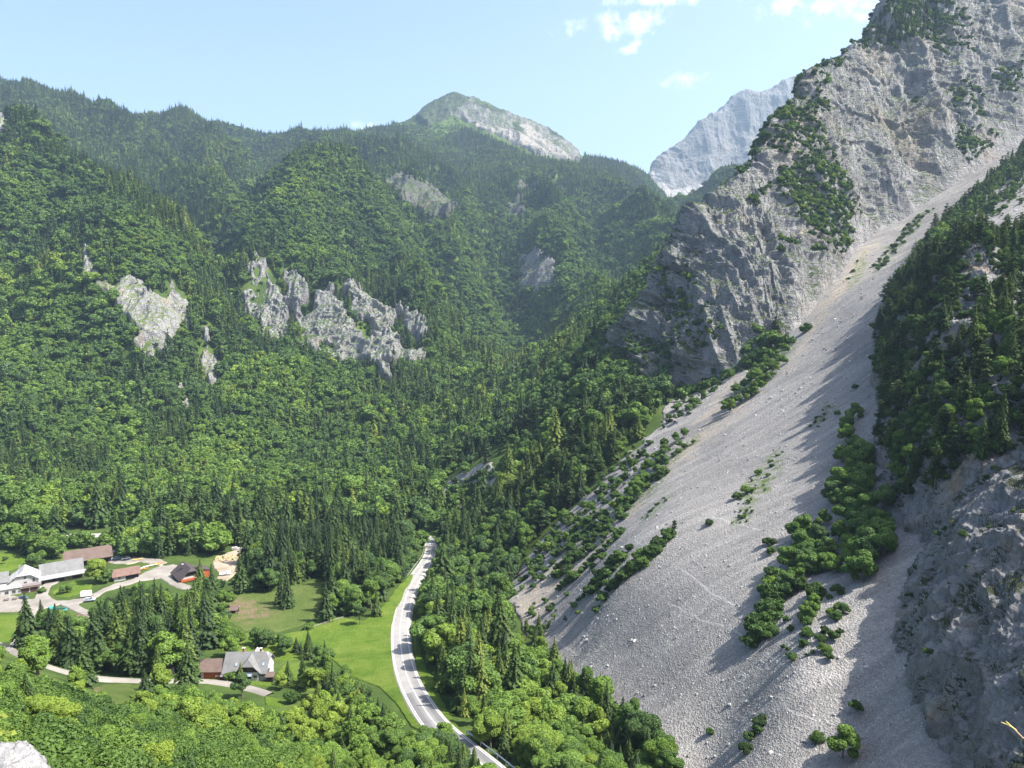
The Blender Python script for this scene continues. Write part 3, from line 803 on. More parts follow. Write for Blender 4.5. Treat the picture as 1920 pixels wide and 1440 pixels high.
rock_zones = [('rock_face', OUTCROP, 'rock_pale', 24.0, 52, 210, 401), ('landslip', SLIDE, 'rock_slide', 7.0, 22, 70, 421),
              ('shaded_rock_face', [[(975,480),(1000,465),(1040,480),(1052,520),(1030,550),(980,545),(968,510)]], 'rock', 9.0, 30, 90, 441),
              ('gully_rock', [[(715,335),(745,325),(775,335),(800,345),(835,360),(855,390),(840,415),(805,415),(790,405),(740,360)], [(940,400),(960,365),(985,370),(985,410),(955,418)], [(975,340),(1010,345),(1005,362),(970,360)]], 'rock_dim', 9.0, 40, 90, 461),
              ('left_landslip', [[(-30,200),(8,212),(20,235),(12,255),(-30,262)]], 'rock_slide', 4.0, 40, 90, 481)]
def build_rock_zones():
    for nm, polys, mt, amp, sx, sz, seed in rock_zones:
        o = zone_patch(nm, polys, M[mt], lift=3.5, edge=8, wob=(11 if nm == 'rock_face' else 11), step=1.4, disp=rib_disp(amp, sx, sz, seed), wscale=(22 if nm == 'rock_face' else 17), drop=9, lmul=2.0)
        struct(o)
PEAK = [[(770,222),(800,196),(845,174),(880,174),(930,203),(1000,228),(1050,253),(1092,285),(1085,300),(1050,300),(1000,288),(940,262),(890,240),(850,222),(800,236)]]
def build_peak():
    def at(Pg, u, v, sd):
        p = Pg.reshape(-1, 3)
        wn = fbm(p / 60, 4, 507).reshape(u.shape) * 5
        tal = np.zeros(u.shape)
        for q in [[(845,214),(870,222),(920,245),(965,272),(958,276),(900,252),(850,226)],[(985,235),(1020,262),(1075,300),(1060,303),(1020,282),(970,240)],[(930,240),(985,258),(1050,298),(1000,285),(950,268)]]:
            tal = np.maximum(tal, smooth(poly_sd(u, v, q) + wn, -1, 3))
        gr = np.zeros(u.shape)
        for q in [[(740,240),(770,215),(800,188),(850,166),(880,172),(882,190),(862,208),(842,230),(800,245)],[(880,180),(930,200),(960,222),(930,222),(890,200)],[(960,226),(1000,252),(1040,285),(1000,280),(960,255)],[(1020,240),(1060,255),(1080,272),(1050,268)],[(900,200),(935,205),(960,225),(940,222)]]:
            gr = np.maximum(gr, smooth(poly_sd(u, v, q) + wn * 1.5, -2, 5))
        return {'talus': tal.ravel(), 'turf': gr.ravel()}
    m = M['rock_peak']; nt = m.node_tree
    b = [n for n in nt.nodes if n.type == 'BSDF_PRINCIPLED'][0]
    src = b.inputs['Base Color'].links[0].from_socket
    g = ramp(nt, tex_noise(nt, coords(nt), 0.03, 6, 0.7), [(0.35, (0.022, 0.038, 0.016)), (0.6, (0.04, 0.065, 0.024)), (0.8, (0.13, 0.13, 0.105))])
    c = mixc(nt, math_(nt, 'MULTIPLY', attr(nt, 'turf'), 0.85), src, g)
    c = mixc(nt, attr(nt, 'talus'), c, (0.25, 0.235, 0.21))
    lk(nt, c, b.inputs['Base Color'])
    struct(zone_patch('peak', PEAK, m, lift=6, edge=6, wob=4, step=1.0, disp=rib_disp(16, 70, 160, 501), attrs_fn=at, wscale=80, drop=14, lmul=2.0))
build_rock_zones()
build_peak()
# ------------------------------------------------------------------ trees: shapes
class Leaves:
    def __init__(self): self.v = []; self.c = []
    def quad(self, c, ax, bx, cl):
        self.v.append(np.stack([c - ax - bx, c + ax - bx * 0.8, c + ax * 0.9 + bx, c - ax * 0.8 + bx])); self.c.append(cl)
    def many(self, C_, nrm, size, cl, aspect=1.0, rng=RNG):
        """Leaf clumps at points C_ facing nrm (n,3) with half sizes size (n,)."""
        n = len(C_)
        r = rng.normal(size=(n, 3))
        ax = np.cross(nrm, r); ax /= np.maximum(np.linalg.norm(ax, axis=1, keepdims=True), 1e-6)
        bx = np.cross(nrm, ax); bx /= np.maximum(np.linalg.norm(bx, axis=1, keepdims=True), 1e-6)
        s = size[:, None]
        ax = ax * s * aspect; bx = bx * s
        q = np.stack([C_ - ax - bx * .6, C_ + ax * .7 - bx, C_ + ax + bx * .7, C_ - ax * .8 + bx], 1)
        self.v.extend(list(q)); self.c.extend(list(cl))
    def build(self, name, mat, trunk=None):
        V = np.concatenate(self.v).astype(np.float32); n = len(self.v)
        Q = np.arange(n * 4).reshape(n, 4); cl = np.repeat(np.array(self.c, np.float32), 4)
        mats = [mat]; mi = np.zeros(n, np.int32)
        if trunk is not None:
            tv, tq = trunk
            Q = np.concatenate([Q, tq + len(V)]); V = np.concatenate([V, tv]); cl = np.concatenate([cl, np.full(len(tv), .5)])
            mats = [mat, M['bark']]; mi = np.concatenate([mi, np.ones(len(tq), np.int32)])
        me = bpy.data.meshes.new(name)
        me.vertices.add(len(V)); me.vertices.foreach_set('co', V.ravel().astype(np.float32))
        me.loops.add(Q.size); me.loops.foreach_set('vertex_index', Q.ravel().astype(np.int32))
        me.polygons.add(len(Q)); me.polygons.foreach_set('loop_start', np.arange(0, Q.size, 4, dtype=np.int32)); me.polygons.foreach_set('loop_total', np.full(len(Q), 4, np.int32))
        for m in mats: me.materials.append(m)
        me.polygons.foreach_set('material_index', mi)
        at = me.attributes.new('clump', 'FLOAT', 'POINT'); at.data.foreach_set('value', cl.astype(np.float32))
        me.update(calc_edges=True)
        return me

def tubes(chains, sides=6):
    """Tapered tubes along chains of (point, radius)."""
    V, Q = [], []
    for ch in chains:
        base = sum(len(x) for x in V)
        pts = np.array([c[0] for c in ch], float); rad = [c[1] for c in ch]
        ring = []
        for i, p in enumerate(pts):
            d = pts[min(i + 1, len(pts) - 1)] - pts[max(i - 1, 0)]; d /= max(np.linalg.norm(d), 1e-6)
            a = np.cross(d, [0.3, 0.9, 0.1]); a /= np.linalg.norm(a); b = np.cross(d, a)
            t = np.arange(sides) / sides * 2 * math.pi
            ring.append(p + rad[i] * (np.cos(t)[:, None] * a + np.sin(t)[:, None] * b))
        V.append(np.concatenate(ring))
        for i in range(len(pts) - 1):
            for k in range(sides):
                Q.append([base + i * sides + k, base + i * sides + (k + 1) % sides, base + (i + 1) * sides + (k + 1) % sides, base + (i + 1) * sides + k])
    return np.concatenate(V), np.array(Q)

def spruce(H, R, tiers, nb, seg, seed, clear=0.06, droop=0.28, ragged=0.25):
    r = np.random.default_rng(seed); L = Leaves(); C_, Nn, S, K = [], [], [], []
    for t in range(tiers):
        f = t / (tiers - 1); z0 = H * (clear + (0.97 - clear) * f ** 0.92)
        R0 = R * ((1 - f) ** 0.86) * (0.55 + 0.45 * min(1, (f + 0.05) * 6)) + 0.12
        off = r.random() * 6.28; n = max(4, int(nb * (0.45 + 0.55 * (1 - f))))
        for b in range(n):
            a = off + b / n * 6.283 + r.normal() * 0.18; ln = R0 * (1 + r.normal() * ragged)
            sh = r.random()
            for s in range(seg):
                q = (s + 0.7) / seg; rad = ln * q
                z = z0 - droop * rad * (0.6 + 0.7 * q) + r.normal() * 0.12 + (0.35 * rad * (1 - q))
                p = np.array([math.cos(a) * rad, math.sin(a) * rad, z])
                nr = np.array([math.cos(a) * 0.55 + r.normal() * .25, math.sin(a) * 0.55 + r.normal() * .25, 0.8 + r.normal() * .2])
                C_.append(p); Nn.append(nr / np.linalg.norm(nr)); S.append(np.clip((0.30 + 0.52 * (1 - q * 0.55)) * max(R0, 0.5) / seg * 2.1, .14, .6) * (0.7 + 0.6 * r.random()))
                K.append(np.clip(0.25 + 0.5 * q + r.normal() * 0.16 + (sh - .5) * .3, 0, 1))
    for k in range(5):
        C_.append(np.array([0, 0, H * (0.95 + 0.0125 * k)])); nr = r.normal(size=3); nr[2] *= 0.2; Nn.append(nr / np.linalg.norm(nr)); S.append(0.32 - 0.05 * k); K.append(.6)
    L.many(np.array(C_), np.array(Nn), np.array(S), np.array(K), 1.15, r)
    tr = tubes([[((0, 0, -1.5), 0.02 * H ** 0.98), ((0, 0, H * .3), 0.014 * H), ((0, 0, H * .7), 0.007 * H), ((0, 0, H * .97), 0.02)]])
    return L, tr

def broadleaf(H, R, lobes, n, seed, lift=0.36, size=0.42, flat=0.85, hollow=0.72):
    r = np.random.default_rng(seed); L = Leaves()
    cen = []; limbs = []
    zc = H * (lift + (1 - lift) / 2); hz = H * (1 - lift) / 2
    for k in range(lobes):
        while True:
            d = r.normal(size=3); d /= np.linalg.norm(d)
            if d[2] > -0.75: break
        q = r.uniform(0.42, 0.88) if k else 0.1
        c = np.array([d[0] * R * q, d[1] * R * q, zc + d[2] * hz * q])
        cen.append((c, R * r.uniform(0.24, 0.52) * (1.25 if k == 0 else 1)))
    cen.append((np.array([r.normal() * .3, r.normal() * .3, zc + hz * .55]), R * .42))
    w = np.array([c[1] ** 2 for c in cen]); w /= w.sum()
    idx = r.choice(len(cen), n, p=w)
    d = r.normal(size=(n, 3)); d /= np.linalg.norm(d, axis=1, keepdims=True)
    cc = np.array([c[0] for c in cen])[idx]; rr = np.array([c[1] for c in cen])[idx]
    rad = rr * (hollow + (1.06 - hollow) * r.random(n) ** 0.6)
    pts = cc + d * rad[:, None] * np.array([1, 1, flat])
    inside = np.zeros(n, bool)
    for c, q in cen:
        inside |= (np.linalg.norm((pts - c) / np.array([1, 1, flat]), axis=1) < q * hollow * 0.92)
    keep = ~inside
    pts, d, idx = pts[keep], d[keep], idx[keep]
    nr = d * 0.75 + r.normal(size=d.shape) * 0.55 + np.array([0, 0, 0.25]); nr /= np.linalg.norm(nr, axis=1, keepdims=True)
    lobk = r.random(len(cen))
    K = np.clip(0.45 + (lobk[idx] - .5) * 0.35 + r.normal(size=len(pts)) * 0.2, 0, 1)
    L.many(pts, nr, size * (0.55 + 0.9 * r.random(len(pts))), K, 1.35, r)
    chains = [[((0, 0, -1.5), 0.024 * H), ((0.1, 0, H * lift * .6), 0.018 * H), ((0, 0.1, H * (lift + .12)), 0.012 * H), ((0, 0, zc + hz * .4), 0.03)]]
    for c, q in cen[:5]:
        chains.append([((0, 0.05, H * lift * r.uniform(.7, 1.1)), 0.009 * H), (tuple(c * np.array([.5, .5, 1]) + np.array([0, 0, -q * .6])), 0.006 * H), (tuple(c), 0.03)])
    return L, tubes(chains, 5)

def pine(H, R, seed, n=9, dens=60, size=0.4):
    r = np.random.default_rng(seed); L = Leaves(); C_, Nn, S, K = [], [], [], []
    chains = [[((0, 0, -1.5), 0.018 * H), ((r.normal() * .15, 0, H * .4), 0.013 * H), ((r.normal() * .2, r.normal() * .2, H * .97), 0.03)]]
    for k in range(n):
        f = k / (n - 1); z = H * (0.34 + 0.62 * f); a = k * 2.4 + r.normal() * .4; rad = R * (1 - f) ** 0.6 * r.uniform(.55, 1.0) + .25
        for side in (0, 2.1, 4.2):
            if r.random() < .2: continue
            aa = a + side + r.normal() * .3; rd = rad * r.uniform(.6, 1.05)
            tip = np.array([math.cos(aa) * rd, math.sin(aa) * rd, z + rd * r.uniform(-.05, .2)])
            chains.append([((0, 0, z - .2), 0.004 * H), (tuple(tip), 0.02)])
            m = max(4, int(dens * rd / R / n * 3))
            for j in range(m):
                q = r.uniform(.25, 1.1); p = np.array([0, 0, z]) * (1 - q) + tip * q + r.normal(size=3) * np.array([.5, .5, .16]) * (0.5 + q * .5)
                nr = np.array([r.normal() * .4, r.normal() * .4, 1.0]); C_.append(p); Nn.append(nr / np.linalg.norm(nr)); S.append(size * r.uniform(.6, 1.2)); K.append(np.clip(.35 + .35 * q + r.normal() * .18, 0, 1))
    L.many(np.array(C_), np.array(Nn), np.array(S), np.array(K), 1.2, r)
    return L, tubes(chains, 5)

def split_meshes(kind, args, name, mat):
    L, tr = kind(*args)
    crown = L.build(name + '_crown', mat)
    tm = bpy.data.meshes.new(name + '_trunk'); tm.from_pydata([tuple(x) for x in tr[0]], [], [tuple(int(i) for i in x) for x in tr[1]]); tm.materials.append(M['bark'])
    return crown, tm
PROTO = {0: [], 1: [], 2: [], 3: []}        # near: (crown, trunk, height)
for s_, (H_, R_, cl_) in enumerate([(20, 3.9, .04), (20, 3.3, .04), (20, 4.4, .06), (20, 3.6, .16)]):
    PROTO[0].append((*split_meshes(spruce, (H_, R_, 34, 13, 8, 100 + s_, cl_), 'spruce', M['spruce']), H_))
for s_, (H_, R_, lb_, lf_) in enumerate([(12, 4.0, 13, .20), (12, 3.4, 11, .18), (12, 4.6, 15, .16), (12, 3.0, 10, .22), (12, 4.8, 14, .02), (12, 4.2, 12, .03)]):
    PROTO[1].append((*split_meshes(broadleaf, (H_, R_, lb_, 9000, 200 + s_, lf_, .20), 'broadleaf', M['leaf']), H_))
for s_, (H_, R_) in enumerate([(12, 2.6), (12, 2.2), (12, 3.0)]):
    PROTO[2].append((*split_meshes(pine, (H_, R_, 300 + s_, 12, 420, .22), 'pine', M['pine']), H_))
for s_, (H_, R_) in enumerate([(2.6, 1.7), (2.6, 2.0), (2.6, 1.4)]):
    PROTO[3].append((*split_meshes(broadleaf, (H_, R_, 9, 2200, 400 + s_, .04, .115, .8, .6), 'shrub', M['shrub']), H_))
FINE = {0: [], 1: [], 3: []}              # the same kinds with finer sprays, for those closest to the viewer
for s_, (H_, R_) in enumerate([(20, 3.6), (20, 4.2)]):
    FINE[0].append((*split_meshes(spruce, (H_, R_, 48, 17, 15, 130 + s_, .04), 'spruce', M['spruce']), H_))
for s_, (H_, R_, lb_, lf_) in enumerate([(12, 4.0, 14, .14), (12, 3.5, 12, .1), (12, 4.6, 16, .1)]):
    FINE[1].append((*split_meshes(broadleaf, (H_, R_, lb_, 26000, 230 + s_, lf_, .118), 'broadleaf', M['leaf']), H_))
for s_, (H_, R_) in enumerate([(2.6, 1.8), (2.6, 2.1), (2.6, 1.5)]):
    FINE[3].append((*split_meshes(broadleaf, (H_, R_, 11, 7000, 430 + s_, .02, .065, .8, .6), 'shrub', M['shrub']), H_))
FAR = {}
def far_set(name, meshes):
    c = bpy.data.collections.new(name)
    for i, me in enumerate(meshes):
        o = bpy.data.objects.new('%s_%02d' % (name, i), me); c.objects.link(o)
    FAR[name] = c
def near_joined(k, i):
    me = PROTO[k][i][0]
    return me
far_set('far_spruce', [near_joined(0, i) for i in range(4)] + [spruce(20, R_, 17, 9, 3, 500 + i, .05).__getitem__(0).build('far_spruce', M['spruce']) for i, R_ in enumerate((3.7, 3.2, 4.2, 2.9))] + [f[0] for f in FINE[0]])
far_set('far_broadleaf', [near_joined(1, i) for i in range(4)] + [broadleaf(12, R_, 11, 1500, 520 + i, .10, .42).__getitem__(0).build('far_broadleaf', M['leaf']) for i, R_ in enumerate((4.2, 3.6, 4.8, 3.4))] + [f[0] for f in FINE[1]])
_fp = []
for i in range(3):
    L_, t_ = pine(12, 2.6, 540 + i, 8, 70, .5); _fp.append(L_.build('far_pine', M['pine'], t_))
far_set('far_pine', [near_joined(2, i) for i in range(3)] + _fp)
far_set('far_shrub', [near_joined(3, i) for i in range(3)] + [broadleaf(2.6, R_, 6, 160, 560 + i, .05, .36, .8, .6).__getitem__(0).build('far_shrub', M['shrub']) for i, R_ in enumerate((1.8, 2.1, 1.5))] + [f[0] for f in FINE[3]])

def instance_field(name, pts, rotz, scl, var, tint, coll, extra_rot=None):
    """One object whose points carry copies of the shapes in a collection (geometry nodes)."""
    me = bpy.data.meshes.new(name)
    me.vertices.add(len(pts)); me.vertices.foreach_set('co', np.asarray(pts, np.float32).ravel())
    def add(n, typ, val, dim=1):
        a = me.attributes.new(n, typ, 'POINT'); a.data.foreach_set('vector' if dim == 3 else 'value', np.asarray(val).ravel())
    rot = np.zeros((len(pts), 3), np.float32); rot[:, 2] = rotz
    if extra_rot is not None: rot[:, :2] = extra_rot
    add('inst_rot', 'FLOAT_VECTOR', rot, 3); add('inst_scale', 'FLOAT_VECTOR', np.asarray(scl, np.float32), 3)
    add('inst_var', 'INT', np.asarray(var, np.int32)); add('tint', 'FLOAT', np.asarray(tint, np.float32))
    o = bpy.data.objects.new(name, me); COL.objects.link(o)
    ng = bpy.data.node_groups.new(name + '_scatter', 'GeometryNodeTree')
    ng.interface.new_socket('Geometry', in_out='INPUT', socket_type='NodeSocketGeometry')
    ng.interface.new_socket('Geometry', in_out='OUTPUT', socket_type='NodeSocketGeometry')
    gi = ng.nodes.new('NodeGroupInput'); go = ng.nodes.new('NodeGroupOutput')
    mp = ng.nodes.new('GeometryNodeMeshToPoints'); ip = ng.nodes.new('GeometryNodeInstanceOnPoints'); ci = ng.nodes.new('GeometryNodeCollectionInfo')
    ci.inputs['Collection'].default_value = coll; ci.inputs['Separate Children'].default_value = True; ci.inputs['Reset Children'].default_value = True
    def na(n, typ):
        x = ng.nodes.new('GeometryNodeInputNamedAttribute'); x.data_type = typ; x.inputs['Name'].default_value = n
        return [s for s in x.outputs if s.enabled and s.name == 'Attribute'][0]
    ng.links.new(gi.outputs[0], mp.inputs[0]); ng.links.new(mp.outputs[0], ip.inputs['Points']); ng.links.new(ci.outputs[0], ip.inputs['Instance'])
    ip.inputs['Pick Instance'].default_value = True
    ng.links.new(na('inst_var', 'INT'), ip.inputs['Instance Index'])
    er = ng.nodes.new('FunctionNodeEulerToRotation'); ng.links.new(na('inst_rot', 'FLOAT_VECTOR'), er.inputs[0]); ng.links.new(er.outputs[0], ip.inputs['Rotation'])
    ng.links.new(na('inst_scale', 'FLOAT_VECTOR'), ip.inputs['Scale'])
    ng.links.new(ip.outputs[0], go.inputs[0])
    md = o.modifiers.new('scatter', 'NODES'); md.node_group = ng
    return o
# ------------------------------------------------------------------ where the trees stand
YARD = [[(194,1052),(210,1046),(250,1038),(262,1044),(300,1046),(322,1056),(300,1062),(262,1056),(240,1060),(212,1060)], [(-60,1122),(0,1112),(62,1122),(74,1100),(96,1084),(130,1072),(160,1064),(166,1070),(128,1086),(98,1100),(91,1114),(106,1125),(148,1122),(180,1108),(215,1092),(250,1084),(270,1072),(300,1060),(326,1056),(340,1062),(322,1076),(330,1088),(366,1100),(362,1108),(330,1106),(300,1088),(262,1092),(200,1112),(172,1128),(150,1134),(182,1152),(172,1166),(140,1150),(112,1136),(72,1146),(60,1170),(34,1206),(20,1228),(8,1222),(25,1195),(45,1172),(52,1150),(0,1150),(-60,1152)]]
LOGYARD = [[(194,1052),(210,1046),(250,1038),(262,1044),(300,1046),(322,1056),(300,1062),(262,1056),(240,1060),(212,1060)], [(396,1052),(420,1036),(452,1026),(478,1030),(468,1048),(452,1070),(428,1092),(404,1100),(396,1096),(410,1076),(400,1066)]]
MEADOWS = [[(408,1192),(470,1184),(520,1188),(575,1180),(604,1196),(616,1230),(570,1240),(530,1242),(450,1234),(412,1224)], [(560,1185),(600,1158),(640,1155),(680,1160),(712,1140),(742,1100),(778,1066),(796,1022),(806,1020),(775,1092),(744,1150),(740,1210),(754,1285),(808,1380),(770,1366),(738,1318),(705,1290),(655,1272),(610,1228),(575,1200)],
           [(770,1180),(778,1260),(800,1310),(842,1368),(870,1378),(820,1290),(795,1230),(785,1190)],
           [(-60,1036),(20,1032),(60,1040),(58,1060),(10,1076),(-60,1080)], [(-60,1150),(42,1150),(40,1180),(22,1205),(-60,1215)],
           [(93,1112),(110,1096),(140,1086),(178,1094),(172,1108),(130,1122),(104,1122)], [(515,1262),(530,1244),(570,1236),(605,1256),(606,1296),(570,1300),(535,1282)], [(440,1272),(510,1276),(516,1292),(470,1286),(440,1280)],
           [(490,1300),(530,1310),(530,1330),(495,1325)], [(405,1240),(430,1226),(450,1222),(450,1234),(420,1242)], [(140,1140),(166,1136),(176,1146),(160,1150)], [(316,1068),(330,1068),(345,1092),(328,1088)]]
PASTURES = [[(402,1118),(440,1108),(490,1110),(545,1096),(580,1086),(612,1094),(604,1140),(590,1160),(560,1178),(515,1190),(450,1186),(424,1166),(408,1140)], [(168,1290),(200,1278),(245,1280),(262,1290),(225,1334),(186,1330)]]
OPEN = YARD + LOGYARD + MEADOWS + PASTURES
ROAD_PX = [(1010,1530),(935,1462),(890,1425),(858,1398),(823,1371),(793,1328),(771,1290),(757,1250),(751,1210),(750,1180),(754,1150),(762,1118),(775,1090),(791,1066),(804,1049),(809,1032),(804,1013),(797,1004),(770,999),(700,997),(600,997),(480,996),(430,997),(300,1001),(205,1004),(100,1006),(0,1007),(-120,1010)]
LANE_PX = [(-60,1195),(0,1210),(22,1224),(60,1243),(110,1262),(190,1276),(250,1279),(320,1280),(380,1277),(430,1284),(480,1294),(500,1301),(516,1310)]
BUILD_PX = [[(-20,1064),(66,1064),(66,1132),(-20,1132)],[(48,1050),(152,1050),(152,1098),(48,1098)],[(116,1018),(204,1018),(204,1068),(116,1068)],[(208,1048),(264,1048),(264,1092),(208,1092)],[(320,1040),(402,1040),(402,1100),(320,1100)],[(372,1225),(520,1225),(520,1284),(372,1284)],[(196,1040),(252,1040),(252,1058),(196,1058)],[(262,1052),(304,1052),(304,1072),(262,1072)]]

def ground_sample():
    out = []
    for (y0, y1, c) in [(50, 150, 2.9), (150, 240, 4.2), (240, 640, 4.5), (640, 1250, 5.4), (1250, 3350, 6.5)]:
        nx = int(1.9 * y1 / c); ny = int((y1 - y0) / c)
        X, Y = np.meshgrid((np.arange(nx) - nx / 2) * c, y0 + np.arange(ny) * c)
        X = X + RNG.uniform(-.48, .48, X.shape) * c; Y = Y + RNG.uniform(-.48, .48, X.shape) * c
        k = (X / Y < 0.82) & (X / Y > np.where(Y < 900, -0.97, -0.84))
        out.append(np.stack([X[k], Y[k]], -1))
    xy = np.concatenate(out)
    z = ground_z(xy[:, 0], xy[:, 1])
    return np.column_stack([xy, z])
CMX = np.maximum.accumulate(GT, axis=1)
def seen_over_ground(p, h):
    a = p[:, 0] / p[:, 1]; L = np.log(p[:, 1])
    t = (p[:, 2] + h) / p[:, 1]
    return t > bil(CMX, a, L - 0.012) - 0.002

T_pos, T_kind, T_h, T_tint, T_w, T_site = [], [], [], [], [], []
def put(pos, kind, h, tint, w, site):
    n = len(pos)
    T_pos.append(np.asarray(pos, float)); T_kind.append(np.broadcast_to(kind, n).astype(int)); T_h.append(np.broadcast_to(h, n).astype(float)); T_tint.append(np.broadcast_to(tint, n).astype(float)); T_w.append(np.broadcast_to(w, n).astype(float)); T_site.append(np.broadcast_to(site, n).astype(int))

def scatter_ground():
    p = ground_sample()
    u, v = proj(p)
    k = (u > np.where(p[:, 1] < 900, -420, -200)) & (u < 2080) & (v > -60) & (v < 1640)
    p, u, v = p[k], u[k], v[k]
    y = p[:, 1]
    k = seen_over_ground(p, 22.0); p, u, v, y = p[k], u[k], v[k], y[k]
    n = len(p)
    wob = fbm(p / 14.0, 3, 601) * 5
    mrg = np.clip(2500.0 / y, 2, 9)
    free = np.ones(n, bool)
    for q in MEADOWS + PASTURES: free &= poly_sd(u, v, q) + wob * .4 < -1.0
    for q in YARD + LOGYARD + BUILD_PX: free &= poly_sd(u, v, q) < -3.0
    free &= ~((line_d(u, v, ROAD_PX) < 4800.0 / y + 4) & (y < 700))
    free &= ~((line_d(u, v, LANE_PX) < 2600.0 / y + 2) & (y < 420))
    free &= ~((line_d(u, v - 12, ROAD_PX[2:16]) < 22) & (u > 745) & (y < 480) & (RNG.random(n) < .8))
    free &= ~((poly_sd(u, v, [(765,1175),(790,1180),(800,1240),(830,1300),(885,1375),(930,1420),(880,1420),(800,1320),(770,1240)]) > -4) & (y < 480))
    su = poly_sd(u, v, SCREE_POLY)
    scr = (su + wob * 3 > -2) & (y < 780)
    free &= ~scr
    chut = np.maximum(poly_sd(u, v, [(812,925),(850,885),(905,868),(950,872),(935,905),(890,950),(858,962),(840,938)]), np.maximum(poly_sd(u, v, [(1225,790),(1262,735),(1310,725),(1368,698),(1400,690),(1372,760),(1300,800),(1262,835)]), poly_sd(u, v, [(1035,752),(1060,715),(1088,690),(1100,700),(1070,735),(1048,760)])))
    free &= ~((chut + wob > 0) & (y < 900) & (RNG.random(n) < .93))
    # hidden under the cliff, the crag and the side slope
    free &= ~((su < -2) & (u > 1420) & (v < 620) & (y < 1000))
    free &= ~((p[:, 0] > 80) & (u > 1690) & (y < 720)); free &= ~((u > 1500) & (v > 1200))
    rock = np.full(n, -1e9)
    for nm, polys, *_r in rock_zones:
        for q in polys: rock = np.maximum(rock, poly_sd(u, v, q))
    rn = fbm(p / 26.0, 4, 21) * 16
    inrock = (rock + rn > 0) & (y > 700)
    free &= ~(inrock & (RNG.random(n) < np.where(fbm(p / 38.0, 3, 617) > 0.10, 0.35, 0.92)))
    pk = poly_sd(u, v, PEAK[0]); free &= ~((pk > -9) & (y > 2000) & ((u > 862) | (RNG.random(n) < .35)))
    free &= ~((y > 2500) & (u > 690) & (u < 860) & (v < 235 - (u - 690) * 0.0) & (RNG.random(n) < .75))
    free &= ~((u > 230) & (u < 245) & (v > 655) & (v < 690) & (y > 600))
    clr = fbm(p / 120.0, 3, 613)
    free &= ~((clr > 0.42) & (RNG.random(n) < .55) & (y > 420))
    free0 = free
    p, u, v, y = p[free], u[free], v[free], y[free]; n = len(p); inrock = inrock[free]
    # species: conifers on the upper slopes and in bands, broadleaf on the spurs
    f1 = fbm(p / 260.0, 3, 621); f2 = fbm(p / 45.0, 3, 627); f3 = RNG.random(n)
    up = smooth(p[:, 2], 180, 420) * 0.50 + smooth(p[:, 2], 450, 800) * 0.35
    pc = 0.28 + up + f1 * 0.95 + f2 * 0.75
    zs = lambda q: poly_sd(u, v, q) > 0
    def bias(q, val):
        nonlocal pc
        pc = np.where(zs(q), val + f2 * 0.25, pc)
    bias([(-50,1245),(180,1300),(340,1330),(500,1350),(800,1450),(800,1600),(-100,1600)], 0.10)      # bushy near slope
    bias([(120,1085),(420,1085),(420,1270),(60,1275),(20,1230)], 0.66)                              # dark stand by the farm
    bias([(420,960),(760,960),(740,1130),(540,1130),(440,1090)], 0.72)
    bias([(200,960),(420,960),(420,1050),(210,1050)], 0.60)
    bias([(-60,960),(200,960),(200,1040),(-60,1050)], 0.15)
    bias([(0,300),(220,390),(400,500),(340,540),(150,420),(0,420)], 0.08)
    bias([(560,1180),(740,1340),(760,1420),(560,1330)], 0.5)
    bias([(770,1100),(1000,1180),(1150,1400),(1150,1600),(850,1600),(790,1200)], 0.30)
    bias([(0,235),(200,285),(430,335),(420,430),(330,440),(220,370),(80,290),(0,290)], 0.85); bias([(0,165),(200,215),(560,260),(700,245),(640,300),(400,290),(150,250)], 0.62); bias([(700,250),(1000,340),(1150,345),(1000,400),(760,330)], 0.85)
    bias([(520,345),(700,335),(800,480),(700,520),(540,480),(470,440)], 0.10); bias([(780,430),(930,600),(900,640),(820,540)], 0.12); bias([(1000,430),(1250,410),(1280,480),(1200,560),(1060,480)], 0.15)
    bias([(850,980),(1050,1000),(960,1120),(830,1060)], 0.40)
    bias([(0,830),(200,850),(200,920),(0,920)], 0.75)
    bias([(600,880),(930,880),(930,1000),(600,1000)], 0.30)
    con = f3 < np.clip(pc, 0.04, 0.96)
    onrim = (u > 960) & (y < 700) & (v > 600) & (v < 1000)
    con &= ~((y < 185) & (u < 620) & (RNG.random(n) < .93))
    pin = con & onrim & (RNG.random(n) < .45)
    pin |= con & (RNG.random(n) < .12) & (y > 250) & (y < 900)
    kind = np.where(con, 0, 1); kind = np.where(pin, 2, kind)
    shr = inrock | ((RNG.random(n) < 0.12) & (y < 700)) | ((p[:, 2] > 660) & (u > 640) & (RNG.random(n) < .85))
    low_bush = (poly_sd(u, v, [(-60,1290),(120,1300),(330,1370),(560,1420),(620,1600),(-100,1600)]) > 0) & (RNG.random(n) < .93)
    shr |= low_bush | ((pk[free0] > -30) & (y > 2000) & (u < 866))
    kind = np.where(shr, 3, kind)
    h = np.where(kind == 0, RNG.normal(16.5, 3.8, n), np.where(kind == 1, RNG.normal(11.0, 2.2, n), np.where(kind == 2, RNG.normal(12.5, 2.4, n), RNG.normal(2.9, .9, n))))
    h = h * (1 + 0.12 * smooth(y, 500, 900) - 0.10 * smooth(y, 1100, 1900))
    stand = (poly_sd(u, v, [(120,1085),(420,1085),(420,1270),(60,1275)]) > 0)
    h = np.where(stand, np.minimum(h * 1.30, 22.5), h)
    h = np.where((kind == 0) & (v > 960) & (v < 1100) & (u < 760), h * 1.12, h)
    h = np.clip(h, np.where(kind == 3, 1.2, 5.0), 27)
    nearp = (poly_sd(u, v, [(-60,1290),(120,1300),(330,1370),(560,1410),(760,1440),(780,1640),(-100,1640)]) > 0)
    h = np.where(nearp & (kind != 3), h * 0.68, h)
    h = np.where(low_bush, RNG.uniform(2.0, 4.2, n), h)
